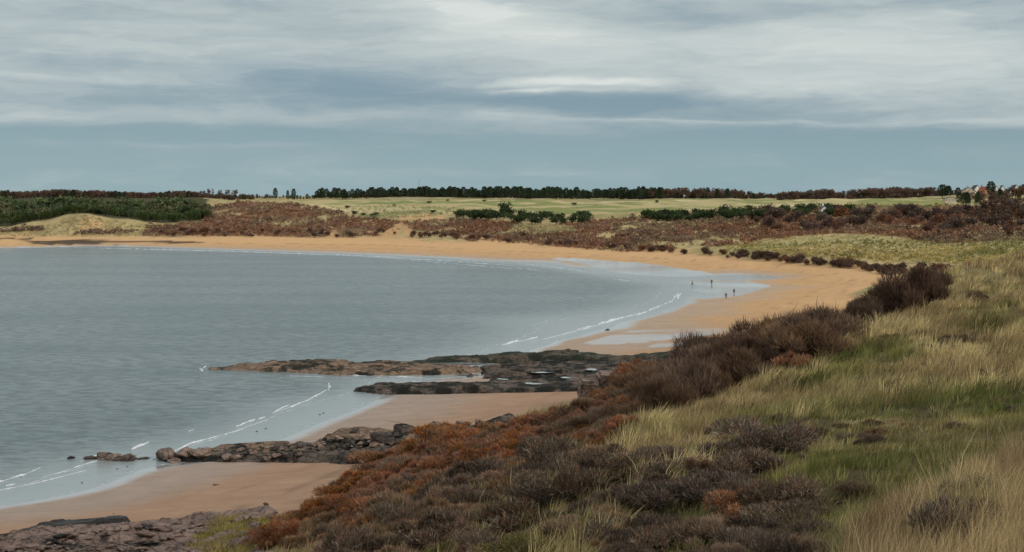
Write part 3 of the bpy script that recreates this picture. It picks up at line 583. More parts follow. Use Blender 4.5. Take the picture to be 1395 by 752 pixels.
# squared outcrop above the small beach
for (u, v, a, asp, lb) in [(808, 546, 36, 1.3, 'squared tan rock outcrop at the left of the pair below the bushes'), (838, 548, 46, 1.1, 'squared tan rock outcrop at the right of the pair, half under rust bushes')]:
    p = W3(u, v, z=3.0); s_ = a/F*p[1]/2
    me = bpy.data.meshes.new('outcrop'); bm = bmesh.new(); bmesh.ops.create_cube(bm, size=2)
    bmesh.ops.bevel(bm, geom=list(bm.edges), offset=.16, segments=2, affect='EDGES'); bmesh.ops.triangulate(bm, faces=bm.faces); bmesh.ops.subdivide_edges(bm, edges=bm.edges, cuts=3, use_grid_fill=True)
    from mathutils import noise as mn
    for q in bm.verts: q.co += Vector((mn.noise(q.co*1.7+Vector((u, 0, 0))), mn.noise(q.co*1.7+Vector((0, u, 0))), .5*mn.noise(q.co*2.1+Vector((0, 0, u)))))*.28
    bm.to_mesh(me); bm.free(); me.materials.append(M_boulder)
    o = link('outcrop', me, loc=(p[0], p[1], float(hgt(p[0], p[1]))+s_*.5)); o.scale = (s_, s_*1.3, s_*asp*.8); tag(o, lb, 'rock')

# ------------------------------------------------------------------ blades and twigs
def ribbons(root, tip, mid, wdir, w0, col, jitter=None):
    """tapered curved blades: arrays (n,3)"""
    n = len(root); V = np.empty((n, 5, 3), np.float32)
    V[:, 0] = root-wdir*w0[:, None]*.5; V[:, 1] = root+wdir*w0[:, None]*.5
    V[:, 2] = mid-wdir*w0[:, None]*.38; V[:, 3] = mid+wdir*w0[:, None]*.38; V[:, 4] = tip
    b0 = np.arange(n)[:, None]*5
    T = np.concatenate([b0+[0, 1, 2], b0+[1, 3, 2], b0+[2, 3, 4]], 1).reshape(-1, 3)
    c = np.repeat(col[:, None, :], 5, 1)
    return V.reshape(-1, 3), T, c.reshape(-1, 3)
def unit(a): return a/np.maximum(np.linalg.norm(a, axis=-1, keepdims=True), 1e-9)
def randdir(n, r): return unit(r.normal(size=(n, 3)))
def tubes(segs, sides=4):
    V = []; T = []; k = 0
    for a, b, ra, rb in segs:
        a = np.array(a, float); b = np.array(b, float); d = unit(b-a); h = np.array([0, 0, 1.]) if abs(d[2]) < .9 else np.array([1., 0, 0])
        p = unit(np.cross(d, h)); q = np.cross(d, p)
        for c, r_ in ((a, ra), (b, rb)):
            for i in range(sides):
                an = 2*math.pi*i/sides; V.append(c+(p*math.cos(an)+q*math.sin(an))*r_)
        for i in range(sides):
            j = (i+1) % sides; T.append((k+i, k+j, k+sides+j, k+sides+i))
        k += 2*sides
    return np.array(V), np.array(T)
def pick(cols, n, r, var=.25):
    c = np.array(cols)[r.integers(0, len(cols), n)]; return c*(1+(r.random((n, 1))-.5)*2*var)

# shrub kinds: (colours, sliver count, length, width, upwardness)
KIND = {
 'rust':  ([(.33, .14, .07), (.44, .18, .085), (.23, .11, .065), (.27, .165, .11), (.18, .115, .085), (.24, .18, .12)], 7000, (.12, .34), .045, .5),
 'mauve': ([(.23, .16, .11), (.29, .205, .14), (.17, .115, .085), (.25, .13, .08), (.31, .25, .165)], 7000, (.16, .45), .030, .7),
 'dark':  ([(.16, .11, .08), (.20, .135, .095), (.12, .082, .062), (.18, .11, .07)], 7000, (.2, .6), .030, .8),
 'olive': ([(.15, .145, .06), (.20, .18, .08), (.11, .10, .048), (.18, .14, .08)], 7000, (.08, .2), .06, .3),
 'heather': ([(.11, .08, .064), (.14, .10, .078), (.085, .063, .054), (.26, .22, .17), (.11, .10, .06), (.22, .12, .08)], 7000, (.12, .40), .034, .6),
}
def shrub_proto(kind, seed, Rw=1.7, Hh=2.4):
    cols, N, (l0, l1), wd, up = KIND[kind]; r = np.random.default_rng(seed)
    k = 13; ang = r.random(k)*6.28; rad = r.random(k)**.5*Rw*.85; lc = np.stack([np.cos(ang)*rad, np.sin(ang)*rad, Hh*(.16+.50*r.random(k)*(1-rad/Rw*.7))], 1); lr = (.22+.55*r.random(k)**1.4)*Rw*.66
    lc[0] = (r.normal()*.3, r.normal()*.3, Hh*.5); lc[:, 2] *= .75+.5*r.random(k)
    which = r.integers(0, k, N); d = randdir(N, r); d[:, 2] = np.where(d[:, 2] < -.25, -d[:, 2], d[:, 2]); d = unit(d)
    shell = 1-.55*r.random(N)**2.2; p = lc[which]+d*(lr[which]*shell)[:, None]*[1, 1, .95]
    p[:, 2] = np.maximum(p[:, 2], r.random(N)*.5)
    dirn = unit(d*.7+randdir(N, r)*.55+np.array([0, 0, up])); ln = l0+(l1-l0)*r.random(N)**1.6*np.where(r.random(N) < .04, 1.9, 1)
    bend = randdir(N, r)*ln[:, None]*.12
    tip = p+dirn*ln[:, None]; mid = (p+tip)/2+bend; wdir = unit(np.cross(dirn, randdir(N, r)))
    c = pick(cols, N, r)
    lobec = 1+(r.random(k)-.5)*.35; c = c*lobec[which][:, None]
    V, T, cc = ribbons(p, tip, mid, wdir, np.full(N, wd)*(.6+.8*r.random(N)), c)
    segs = []
    for i in range(34):
        w_ = r.integers(0, k); d_ = randdir(1, r)[0]; d_[2] = abs(d_[2]); e = lc[w_]+d_*lr[w_]*r.uniform(.7, 1.45); s_ = np.array([r.normal()*.12, r.normal()*.12, -.25]); m_ = s_*.35+e*.45+np.array([0, 0, .25])
        segs += [(s_, m_, .035, .022), (m_, e, .022, .007)]
    SV, ST = tubes(segs, 4)
    stems = np_mesh('stems', SV, ST, M_bark)
    return np_mesh('foliage', V, T, M_shrub, cc), stems
SH = {k: [shrub_proto(k, 100+i*7+j*31, 1.5+.25*(i % 3), 2.0+.25*i) for i in range(5)] for j, k in enumerate(KIND)}
SN = {'rust': 'rusty_bush', 'mauve': 'twiggy_bush', 'dark': 'leafless_bush', 'olive': 'olive_bush', 'heather': 'heathery_bush'}
def shrub(x, y, z, kind, sc, label, group=None, name=None, cat='shrub', sq=1.0):
    name = SN[kind]; sq = random.uniform(.7, 1.25)
    e = empty(name, (x, y, z-.1), random.uniform(0, 6.28), (sc*random.uniform(.8, 1.5), sc*random.uniform(.8, 1.5), sc*sq))
    fo, stm_ = random.choice(SH[kind]); link('foliage', fo, e); link('stems', stm_, e)
    return tag(e, label, cat, group)
placed = []
def ok_dist(x, y, d):
    for (a, b_, c_) in placed:
        if (a-x)**2+(b_-y)**2 < (d*.5+c_*.5)**2: return False
    return True
def shrub_at(u, v, hpx, kind, label, group=None, **kw):
    p = ray([u], [v])[0]
    if np.isnan(p[0]): return
    hm = hpx/F*p[1]; placed.append((p[0], p[1], hm*.8)); return shrub(p[0], p[1], p[2], kind, hm/2.5, label, group, **kw)
SHRUB = [(1240, 428, 66, 'dark', 'tallest dark bush on the dune crest, against the sand of the bay'), (1208, 432, 50, 'dark', 'dark bush left of the tallest one on the crest'), (1262, 408, 42, 'dark', 'dark bush right of the tallest one, bordering the grass slope'),
 (1174, 442, 34, 'dark', 'small spiky bush alone in the gap between the two dark clumps on the crest'), (1120, 470, 50, 'dark', 'rounded dark bush at the right end of the long clump on the crest'),
 (1085, 503, 36, 'rust', 'low reddish dead bush on the grass edge of the long dark clump'), (1108, 500, 20, 'heather', 'small grey twiggy bush at the edge of the pale grass'),
 (1030, 630, 72, 'heather', 'tall dark twiggy bush standing alone against the green hollow'), (1020, 655, 60, 'heather', 'dark purple bush just in front of the tall twiggy one in the green hollow'),
 (985, 672, 58, 'heather', 'wide dark bush left of the green hollow'), (905, 640, 50, 'heather', 'dark bush sunk in the pale grass above the hollow'),
 (1070, 700, 64, 'heather', 'reddish-tipped dark bush in the middle of the green hollow'), (1110, 712, 56, 'heather', 'dark bush on the right of the reddish-tipped one in the hollow'), (1165, 672, 30, 'heather', 'low dark bush nearest the right side of the green hollow'),
 (1005, 720, 62, 'rust', 'rust-topped bush at the bottom of the green hollow'), (1000, 745, 50, 'heather', 'dark bush under the rust-topped one at the bottom edge'), (930, 690, 60, 'heather', 'silver-tipped dark bush left of the rust-topped one'), (955, 735, 30, 'heather', 'small dark bush among green grass at the bottom edge'),
 (615, 770, 62, 'olive', 'broad olive-green bush at the bottom edge among brown ones'), (695, 775, 50, 'olive', 'smaller olive bush at the bottom edge beside the pale grass'), (690, 722, 66, 'heather', 'big rounded brown bush between two patches of pale grass'),
 (740, 690, 60, 'heather', 'brown bush directly above the pale grass patch at bottom centre'), (815, 640, 56, 'heather', 'brown bush beneath the tip of the pale grass slope'), (860, 690, 66, 'heather', 'heathery bush right of bottom centre, dark inside'), (790, 680, 64, 'heather', 'dense heathery bush with grey tips right of the pale grass patch'),
 (900, 745, 64, 'heather', 'dark bush with pale lichen tips at the bottom edge'), (840, 755, 60, 'heather', 'dark brown bush cut by the bottom edge beside pale grass')]
for (u, v, h_, k, lb) in SHRUB: shrub_at(u, v, h_, k, lb)
def scatter(poly, n, hpx, kinds, label, group, dmul=.75, ymin=0, ymax=250, name=None, cat='shrub', **kw):
    us = np.array([q[0] for q in poly]); vs = np.array([q[1] for q in poly])
    U = rng.uniform(us.min(), us.max(), n*4); Vv = rng.uniform(vs.min(), vs.max(), n*4); k = inpoly(U, Vv, poly); U = U[k][:n]; Vv = Vv[k][:n]
    Pt = ray(U, Vv); c = 0
    for (x, y, z) in Pt:
        if np.isnan(x) or y < ymin or y > ymax: continue
        h_ = random.uniform(*hpx)/F*y; h_ = min(h_, 4.4)
        if not ok_dist(x, y, h_*dmul): continue
        placed.append((x, y, h_*dmul)); kk = random.choice(kinds); shrub(x, y, z, kk, h_/2.5, label[kk] if isinstance(label, dict) else label, group, name=name, cat=cat, **kw); c += 1
    return c
for (u, v, h_, lb) in [(1330, 700, 85, 'dry dark heather sprig poking through the pale grass of the nearest rise'), (1290, 740, 70, 'lower dark heather sprig on the edge of the nearest rise')]:
    o_ = shrub_at(u, v, h_, 'heather', lb)
n1_ = scatter([(868, 572), (880, 545), (930, 515), (985, 495), (1050, 482), (1138, 462), (1142, 474), (1080, 498), (1000, 535), (930, 565), (880, 582)], 420, (38, 70), ['dark', 'dark', 'dark', 'dark', 'mauve'], {'dark': 'dark leafless bush in the long clump on the crest', 'mauve': 'lighter brown bush in the long dark clump on the crest'}, 'dark bushes of the long clump on the crest', .62)
n2_ = scatter([(690, 604), (740, 584), (800, 572), (850, 540), (890, 520), (930, 524), (870, 570), (850, 600), (790, 620), (730, 640), (680, 640)], 420, (26, 44), ['rust', 'rust', 'rust', 'mauve'], {'rust': 'rust-red bush on the upper slope between the small beach and the pale grass', 'mauve': 'grey-brown bush among the rust ones below the dark clump'}, 'bushes on the upper slope', .62)
n3_ = scatter([(345, 752), (385, 722), (415, 712), (460, 686), (500, 655), (545, 628), (600, 606), (690, 596), (740, 620), (730, 655), (660, 672), (600, 690), (530, 720), (490, 752), (340, 752)], 520, (26, 46), ['rust', 'rust', 'rust', 'rust', 'rust', 'mauve'], {'rust': 'rust-red bush in the band along the lower edge of the slope', 'mauve': 'grey-brown bush within the rust band along the lower edge of the slope'}, 'bushes along the lower edge of the slope', .6)
n4_ = scatter([(440, 790), (500, 725), (560, 700), (640, 670), (730, 640), (700, 670), (660, 690), (650, 790)], 420, (36, 62), ['mauve', 'mauve', 'heather'], {'mauve': 'greyish twiggy bush on the middle slope, bottom centre left', 'heather': 'dark heathery bush on the middle slope, bottom centre left'}, 'grey-brown bushes on the middle of the slope', .62)
n5_ = scatter([(740, 640), (860, 620), (960, 650), (1010, 690), (1130, 700), (1100, 800), (780, 800), (760, 740), (700, 700)], 130, (30, 60), ['heather', 'heather', 'mauve'], {'heather': 'dark heathery bush left of the green hollow', 'mauve': 'brown twiggy bush left of the green hollow'}, 'bushes left of the green hollow', .85)
n6_ = scatter([(870, 590), (1010, 535), (1160, 470), (1280, 415), (1395, 370), (1395, 600), (1250, 660), (1150, 700), (1050, 600), (900, 620)], 46, (9, 22), ['heather', 'mauve'], {'heather': 'small dark dead plant dotted in the grass of the dune slope', 'mauve': 'small brown dead plant dotted in the grass of the dune slope'}, 'small dead plants in the dune grass', .9)
# ------------------------------------------------------------------ grass (nobody could count it)
def grass(name, tufts, blades, hfun, cfun, wscale, lean=.5, spread=.35):
    n = len(tufts); k = blades
    base = np.repeat(tufts, k, 0); N = len(base); a = rng.random(N)*6.283; rr = np.sqrt(rng.random(N))
    dist_ = base[:, 1]; sp_ = np.clip(spread*(.6+dist_/140), .08, .5)
    off = np.stack([np.cos(a)*rr*sp_, np.sin(a)*rr*sp_], 1)
    x = base[:, 0]+off[:, 0]; y = base[:, 1]+off[:, 1]; z = hgt(x, y)-.03
    h_ = np.repeat(hfun(tufts[:, 0], tufts[:, 1])*(.5+.85*rng.random(n)**1.3), k)*(.6+.55*rng.random(N))
    wind = np.stack([.25+.35*(fbm(x, y, 5, 61, 2)-.3), .10*(fbm(x, y, 4, 62, 2)-.5)], 1)*h_[:, None]*1.1
    lx = off/np.maximum(sp_, .01)[:, None]*h_[:, None]*lean*.7+wind+rng.normal(size=(N, 2))*h_[:, None]*.12+np.repeat(rng.normal(size=(n, 2)), k, 0)*h_[:, None]*.22
    root = np.stack([x, y, z], 1); L2 = np.linalg.norm(lx, axis=1)
    tip = root+np.stack([lx[:, 0], lx[:, 1], np.sqrt(np.maximum(h_**2-L2**2*.8, (h_*.35)**2))], 1)
    mid = root+np.stack([lx[:, 0]*.32, lx[:, 1]*.32, (tip[:, 2]-z)*.58], 1)
    wa = rng.normal(size=N)*.7; wdir = np.stack([np.cos(wa), np.sin(wa), wa*0], 1)
    wd = np.clip(dist_*wscale, .004, .06)*(.6+.8*rng.random(N))
    c = np.repeat(cfun(tufts[:, 0], tufts[:, 1])*(.45+1.1*rng.random((n, 1))), k, 0)*(1+(rng.random((N, 1))-.5)*.5)
    V, T, cc = ribbons(root, tip, mid, wdir, wd, c)
    return link(name, np_mesh(name, V, T, M_grass, cc))
def stuv(n, s0, s1, y0, y1):
    s_ = rng.uniform(s0, s1, n); t_ = rng.uniform(math.log(y0+Y0), math.log(y1+Y0), n); y = np.exp(t_)-Y0; return s_*(y+Y0), y
x, y = stuv(52000, -.35, .42, 24, 215)
z = hgt(x, y); u, v = proj(x, y, z)
okk = (z > 3.6) & (u > 250) & (u < 1560)
bushy = inpoly(u, v, BUSHP); u = u+(fbm(x, y, 3, 301, 3)-.5)*60; v = v+(fbm(x, y, 3, 302, 3)-.5)*40
pal = inpoly(u, v, [(640, 700), (650, 665), (700, 650), (770, 618), (820, 640), (780, 680), (700, 700)]) | inpoly(u, v, [(900, 690), (1010, 700), (1120, 730), (1120, 900), (880, 900), (860, 740)]) | inpoly(u, v, [(760, 760), (750, 720), (800, 700), (840, 700), (850, 740), (820, 800)]) | inpoly(u, v, [(800, 610), (850, 600), (880, 620), (840, 640)])
okk &= (~bushy) | pal | (rng.random(len(x)) < .38)
x = x[okk]; y = y[okk]; u = u[okk]; v = v[okk]; bushy = bushy[okk]; pal = pal[okk]
def gcol(x, y):
    z = hgt(x, y); u, v = proj(x, y, z); u = u+(fbm(x, y, 7, 201, 4)-.5)*150; v = v+(fbm(x, y, 7, 202, 4)-.5)*90
    g = inpoly(u, v, GREENP)*.6+inpoly(u, v, [(1290, 365), (1500, 350), (1500, 470), (1330, 470)])*.22+inpoly(u, v, [(1150, 500), (1240, 485), (1260, 500), (1160, 530), (1100, 555), (1080, 540)])*.5
    g = np.clip(g+(fbm(x, y, 6, 71, 4)-.5)*1.5+(fbm(x, y, 1.6, 72, 3)-.5)*.8, 0, 1)
    a = np.array([.56, .46, .25]); a2 = np.array([.34, .26, .145]); b_ = np.array([.105, .125, .042]); b2 = np.array([.22, .21, .08])  # dark green is deepened to carry the shade of the hollow
    q = sstep(fbm(x, y, 3.0, 74, 3), .38, .62); ca = lerp(np.broadcast_to(a, x.shape+(3,)), a2, q); cb = lerp(np.broadcast_to(b_, x.shape+(3,)), b2, sstep(fbm(x, y, 2.2, 75, 3), .4, .7))
    c = lerp(ca, cb, g)
    return c
def ghei(x, y):
    z = hgt(x, y); u, v = proj(x, y, z)
    h_ = .85*(.35+1.3*fbm(x, y, 2.4, 77, 3)); return np.where(inpoly(u, v, GREENP), h_*.55, h_)
g = grass('dune_grass', np.stack([x, y], 1), 16, ghei, gcol, .00042); tag(g, 'tan and green marram grass covering the dune slope and hollow', 'grass', kind='stuff')
x, y = stuv(20000, .03, .36, 6, 27); z = hgt(x, y); u, v = proj(x, y, z); k = (u > 1150+rng.random(len(u))*60-(v-700)*.12) & (u < 1500) & (v < 1100)
x = x[k]; y = y[k]
def ncol(x, y):
    q = sstep(fbm(x, y, 1.1, 81, 3), .35, .65); c = lerp(np.broadcast_to(np.array([.52, .385, .185]), x.shape+(3,)), np.array([.30, .20, .105]), q)
    return lerp(c, np.array([.20, .20, .07]), sstep(fbm(x, y, 1.7, 82, 3), .55, .7)*.6)
g = grass('dune_grass', np.stack([x, y], 1), 18, lambda a, b_: .35+.45*fbm(a, b_, .9, 88, 3), ncol, .00042, lean=.5, spread=.22); tag(g, 'long dry pale grass on the nearest rise, bottom right', 'grass', kind='stuff')
x, y = stuv(260, .06, .34, 8, 22); z = hgt(x, y); u, v = proj(x, y, z); k = (u > 1200) & (u < 1450); x = x[k]; y = y[k]
g = grass('seed_stalks', np.stack([x, y], 1), 2, lambda a, b_: .95+0*a, lambda a, b_: np.broadcast_to(np.array([.62, .52, .32]), a.shape+(3,)), .0005, lean=.7, spread=.1); tag(g, 'sparse tall pale stalks leaning above the nearest grass', 'grass', kind='stuff')
# yellow grass beside the rocks, bottom left
q = [(262, 752), (275, 730), (300, 720), (340, 713), (365, 722), (372, 760), (260, 800)]
U = rng.uniform(240, 380, 3600); Vv = rng.uniform(712, 800, 3600); k = inpoly(U, Vv, q); pt_ = ray(U[k], Vv[k]); pt_ = pt_[~np.isnan(pt_[:, 0])]
g = grass('rock_grass', pt_[:, :2], 14, lambda a, b_: .25+.75*fbm(a, b_, 1.6, 86, 3), lambda a, b_: lerp(np.broadcast_to(np.array([.42, .34, .15]), a.shape+(3,)), np.array([.20, .19, .06]), fbm(a, b_, 2, 85, 3)), .0004); tag(g, 'yellow tufted grass between the pinkish rocks and the rust bushes', 'grass', kind='stuff')
g.location.z = .45

# ------------------------------------------------------------------ far vegetation
def puff(N, r, cols, l=(.5, 1.1), wd=.5, Rw=2.2, Hh=3.0, seed=0, lobes=5, low=.05):
    rr = np.random.default_rng(seed); ang = rr.random(lobes)*6.28; rad = rr.random(lobes)*Rw*.5
    lc = np.stack([np.cos(ang)*rad, np.sin(ang)*rad, Hh*(.35+.35*rr.random(lobes))], 1); lr = (.45+.25*rr.random(lobes))*Rw*.8
    w_ = rr.integers(0, lobes, N); d = randdir(N, rr); p = lc[w_]+d*(lr[w_]*(1-.5*rr.random(N)**2))[:, None]*[1, 1, Hh/Rw*.5]
    p[:, 2] = np.maximum(p[:, 2], low); dr = unit(d*.6+randdir(N, rr)*.6+[0, 0, .3]); ln = l[0]+(l[1]-l[0])*rr.random(N)
    tip = p+dr*ln[:, None]; wdir = unit(np.cross(dr, randdir(N, rr)))
    return ribbons(p, tip, (p+tip)/2, wdir, np.full(N, wd)*(.6+.8*rr.random(N)), pick(cols, N, rr, .3))
def scrub_field(name, polys, n, cols, size, label, ymin=450, ymax=1300, N=26, lim=None, heathmask=True):
    U = []; Vv = []
    for q in polys:
        us = [a for a, _ in q]; vs = [b_ for _, b_ in q]; uu = rng.uniform(min(us), max(us), n*3); vv = rng.uniform(min(vs), max(vs), n*3); k = inpoly(uu, vv, q); U.append(uu[k][:n]); Vv.append(vv[k][:n])
    U = np.concatenate(U); Vv = np.concatenate(Vv)
    if heathmask:
        for q in GRASSP+SANDP:
            k = ~inpoly(U, Vv, q) | (rng.random(len(U)) < .08); U = U[k]; Vv = Vv[k]
    pt_ = ray(U, Vv, 300); pt_ = pt_[~np.isnan(pt_[:, 0])]; pt_ = pt_[(pt_[:, 1] > ymin) & (pt_[:, 1] < ymax)]
    if heathmask:
        nb = fbm(pt_[:, 0], pt_[:, 1], 18, 22, 5); pt_ = pt_[nb > .30]
    protos = [puff(N, None, [(1, 1, 1)], (.4, .9), .55, 2.0, 2.2, seed=900+i) for i in range(6)]
    Vs = []; Ts = []; Cs = []; k0 = 0
    cc = fbm(pt_[:, 0], pt_[:, 1], 40, 91, 4); cols = np.array(cols)
    for i, p in enumerate(pt_):
        v_, t_, c_ = protos[i % 6]; s_ = size*random.uniform(.6, 1.35)*(1.9 if random.random() < .10 else 1); a = random.random()*6.28; ca, sa = math.cos(a)*s_, math.sin(a)*s_
        vv = np.stack([v_[:, 0]*ca-v_[:, 1]*sa+p[0], v_[:, 0]*sa+v_[:, 1]*ca+p[1], v_[:, 2]*s_*.9+p[2]-.2], 1)
        ci = np.clip((cc[i]-.3)/.4+rng.normal()*.16, 0, .999); base = cols[int(ci*len(cols))]
        Vs.append(vv); Ts.append(t_+k0); Cs.append(c_*base*(.8+.4*random.random())); k0 += len(vv)
    o = link(name, np_mesh(name, np.concatenate(Vs), np.concatenate(Ts), M_scrub, np.concatenate(Cs))); tag(o, label, 'scrub', kind='stuff'); return o
RUSTS = [(.27, .145, .075), (.33, .185, .10), (.235, .135, .08), (.20, .135, .09), (.32, .24, .13)]
scrub_field('heath_scrub', [HEATH[0]], 15000, RUSTS, .72, 'rust and purple-brown scrub covering the dunes behind the bay')
scrub_field('heath_scrub', HEATH[1:], 140, [(.17, .11, .09), (.22, .14, .095)], .7, 'low purplish scrub at the foot of the far-left sand dune', heathmask=False)
scrub_field('dune_tussocks', [GRASSP[0], [(985, 345), (985, 333), (1395, 328), (1395, 360), (1130, 352)]], 1700, [(.44, .35, .18), (.52, .42, .22), (.35, .29, .14), (.25, .23, .11)], .38, 'pale tussock grass over the bowl behind the right end of the beach', ymin=330, ymax=760, N=22, heathmask=False)
scrub_field('dune_tussocks', [[(0, 323), (0, 316), (60, 308), (90, 298), (120, 293), (150, 300), (200, 306), (200, 322)], GRASSP[1], [(440, 296), (420, 286), (520, 278), (620, 282), (620, 292), (520, 300)]], 700, [(.42, .34, .17), (.48, .39, .20), (.30, .26, .13)], .5, 'pale tussock grass on the far dunes', ymin=700, ymax=1250, N=20, heathmask=False)
# individual bushes along the head of the beach
fb = []
for i, kk in enumerate([[(.12, .08, .066), (.15, .10, .078), (.10, .07, .058)], [(.22, .115, .07), (.16, .092, .066)], [(.055, .08, .038), (.08, .105, .05), (.045, .065, .034)], [(.15, .11, .09), (.19, .135, .105), (.12, .09, .078)]]):
    fb.append([])
    for j in range(3):
        v_, t_, c_ = puff(420, None, kk, (.25, .6), .22, 2.1, 3.2, seed=300+i*10+j, lobes=7)
        fb[-1].append(np_mesh('foliage', v_, t_, M_tree, c_))
SV, ST = tubes([((0, 0, -.5), (.1*math.cos(a), .1*math.sin(a), .9), .12, .09) for a in (0,)]+[((0, 0, .6), (.9*math.cos(a), .9*math.sin(a), 2.0), .08, .03) for a in (0, 1.3, 2.5, 3.8, 5.1)])
me_stem = np_mesh('stems', SV, ST, M_bark)
FN = ['shore_bush', 'russet_bush', 'evergreen_bush', 'bare_bush']
def farbush(u, v, hpx, kind, label, group=None, name=None, cat='bush', ymin=300, wide=1.15):
    name = FN[kind]
    p = ray([u], [v], ymin)[0]
    if np.isnan(p[0]): return
    s_ = hpx/F*p[1]/3.3; e = empty(name, (p[0], p[1], p[2]-.15), random.uniform(0, 6.28), (s_*wide*random.uniform(.85, 1.2), s_*wide*random.uniform(.85, 1.2), s_))
    link('foliage', random.choice(fb[kind]), e); link('stems', me_stem, e); return tag(e, label, cat, group)
for i in range(90):
    tt = random.random(); u = 985+tt*245; v = float(np.interp(u, [985, 1060, 1110, 1160, 1200, 1230], [352, 358, 362, 367, 374, 374]))+random.uniform(-6, 0)
    farbush(u, v, random.uniform(6, 11)+tt*3, 0 if random.random() < .85 else 1, 'dark brown bush in the row edging the head of the sandy beach', 'bushes edging the head of the beach')
for i in range(26):
    u = random.uniform(1225, 1320); farbush(u, random.uniform(366, 378), random.uniform(8, 16), random.choice([0, 1, 1]), 'reddish brown bush on the low ground behind the crest of the near dune', 'bushes behind the crest of the near dune', ymin=160)
for i in range(70):
    u = random.uniform(560, 985); v = float(np.interp(u, [560, 700, 780, 850, 985], [324, 333, 337, 342, 350]))+random.uniform(-5, 0)
    if 700 < u < 730: continue
    farbush(u, v, random.uniform(5, 10), 0 if random.random() < .7 else 1, 'dark bush on the low sandy bank at the back of the bay', 'bushes on the sandy bank at the back of the bay')
for i in range(40):
    u = random.uniform(200, 545); farbush(u, random.uniform(316, 324), random.uniform(5, 9), random.choice([0, 1]), 'dark bush low on the rust-coloured dune front, left of the big sand slip', 'bushes on the rust-coloured dune front')
for i in range(115):
    u = random.uniform(1030, 1400); v = random.uniform(292, 322)
    if u < 1250 and v > 315: continue
    farbush(u, v, random.uniform(10, 19), random.choice([3, 3, 0, 1]), 'bare purple-brown bush in the thicket behind the pale grass bowl', 'bare bushes of the thicket behind the grass bowl')
# dark evergreen clumps on the links
for (u, v, h_, lb) in [(473, 284, 5, 'small round dark bush alone highest on the links'), (465, 290, 4, 'leftmost small dark bush of the row on the links'), (482, 293, 7, 'second dark bush of the row on the links'), (495, 294, 5, 'third dark bush of the row on the links'), (507, 295, 5, 'fourth dark bush of the row on the links'), (512, 294, 6, 'last and darkest bush of the row on the links'),
                       (537, 281, 3, 'low dark bush on the green fairway'), (585, 277, 4, 'low dark bush near the mound on the links'), (610, 274, 3, 'tiny dark bush on top of the links mound'), (660, 275, 4, 'tiny dark bush right of the links mound'), (590, 290, 5, 'low dark bush just above the bare sand hollow'), (783, 280, 5, 'dark hedge-like bush right of the green mounds on the links'), (895, 276, 4, 'low dark bush on the pale turf far right of the mounds')]:
    farbush(u, v, h_, 2, lb, wide=1.6, ymin=800)
for i in range(56):
    u = random.uniform(625, 805); h_ = random.uniform(9, 15); v = random.uniform(297, 306) if u > 700 else random.uniform(294, 300)
    farbush(u, v, h_, 2, 'dark green evergreen bush in the clump in the middle of the links', 'evergreen bushes in the middle clump on the links')
farbush(686, 295, 22, 2, 'tallest round evergreen rising from the clump in the middle of the links', wide=.9)
for i in range(84):
    tt = random.random(); u = 875+tt*290; farbush(u, 300-tt*8+random.uniform(-5, 3), random.uniform(9, 15), 2, 'dark green evergreen in the long row right of the links', 'evergreens in the long row right of the links', wide=1.25)

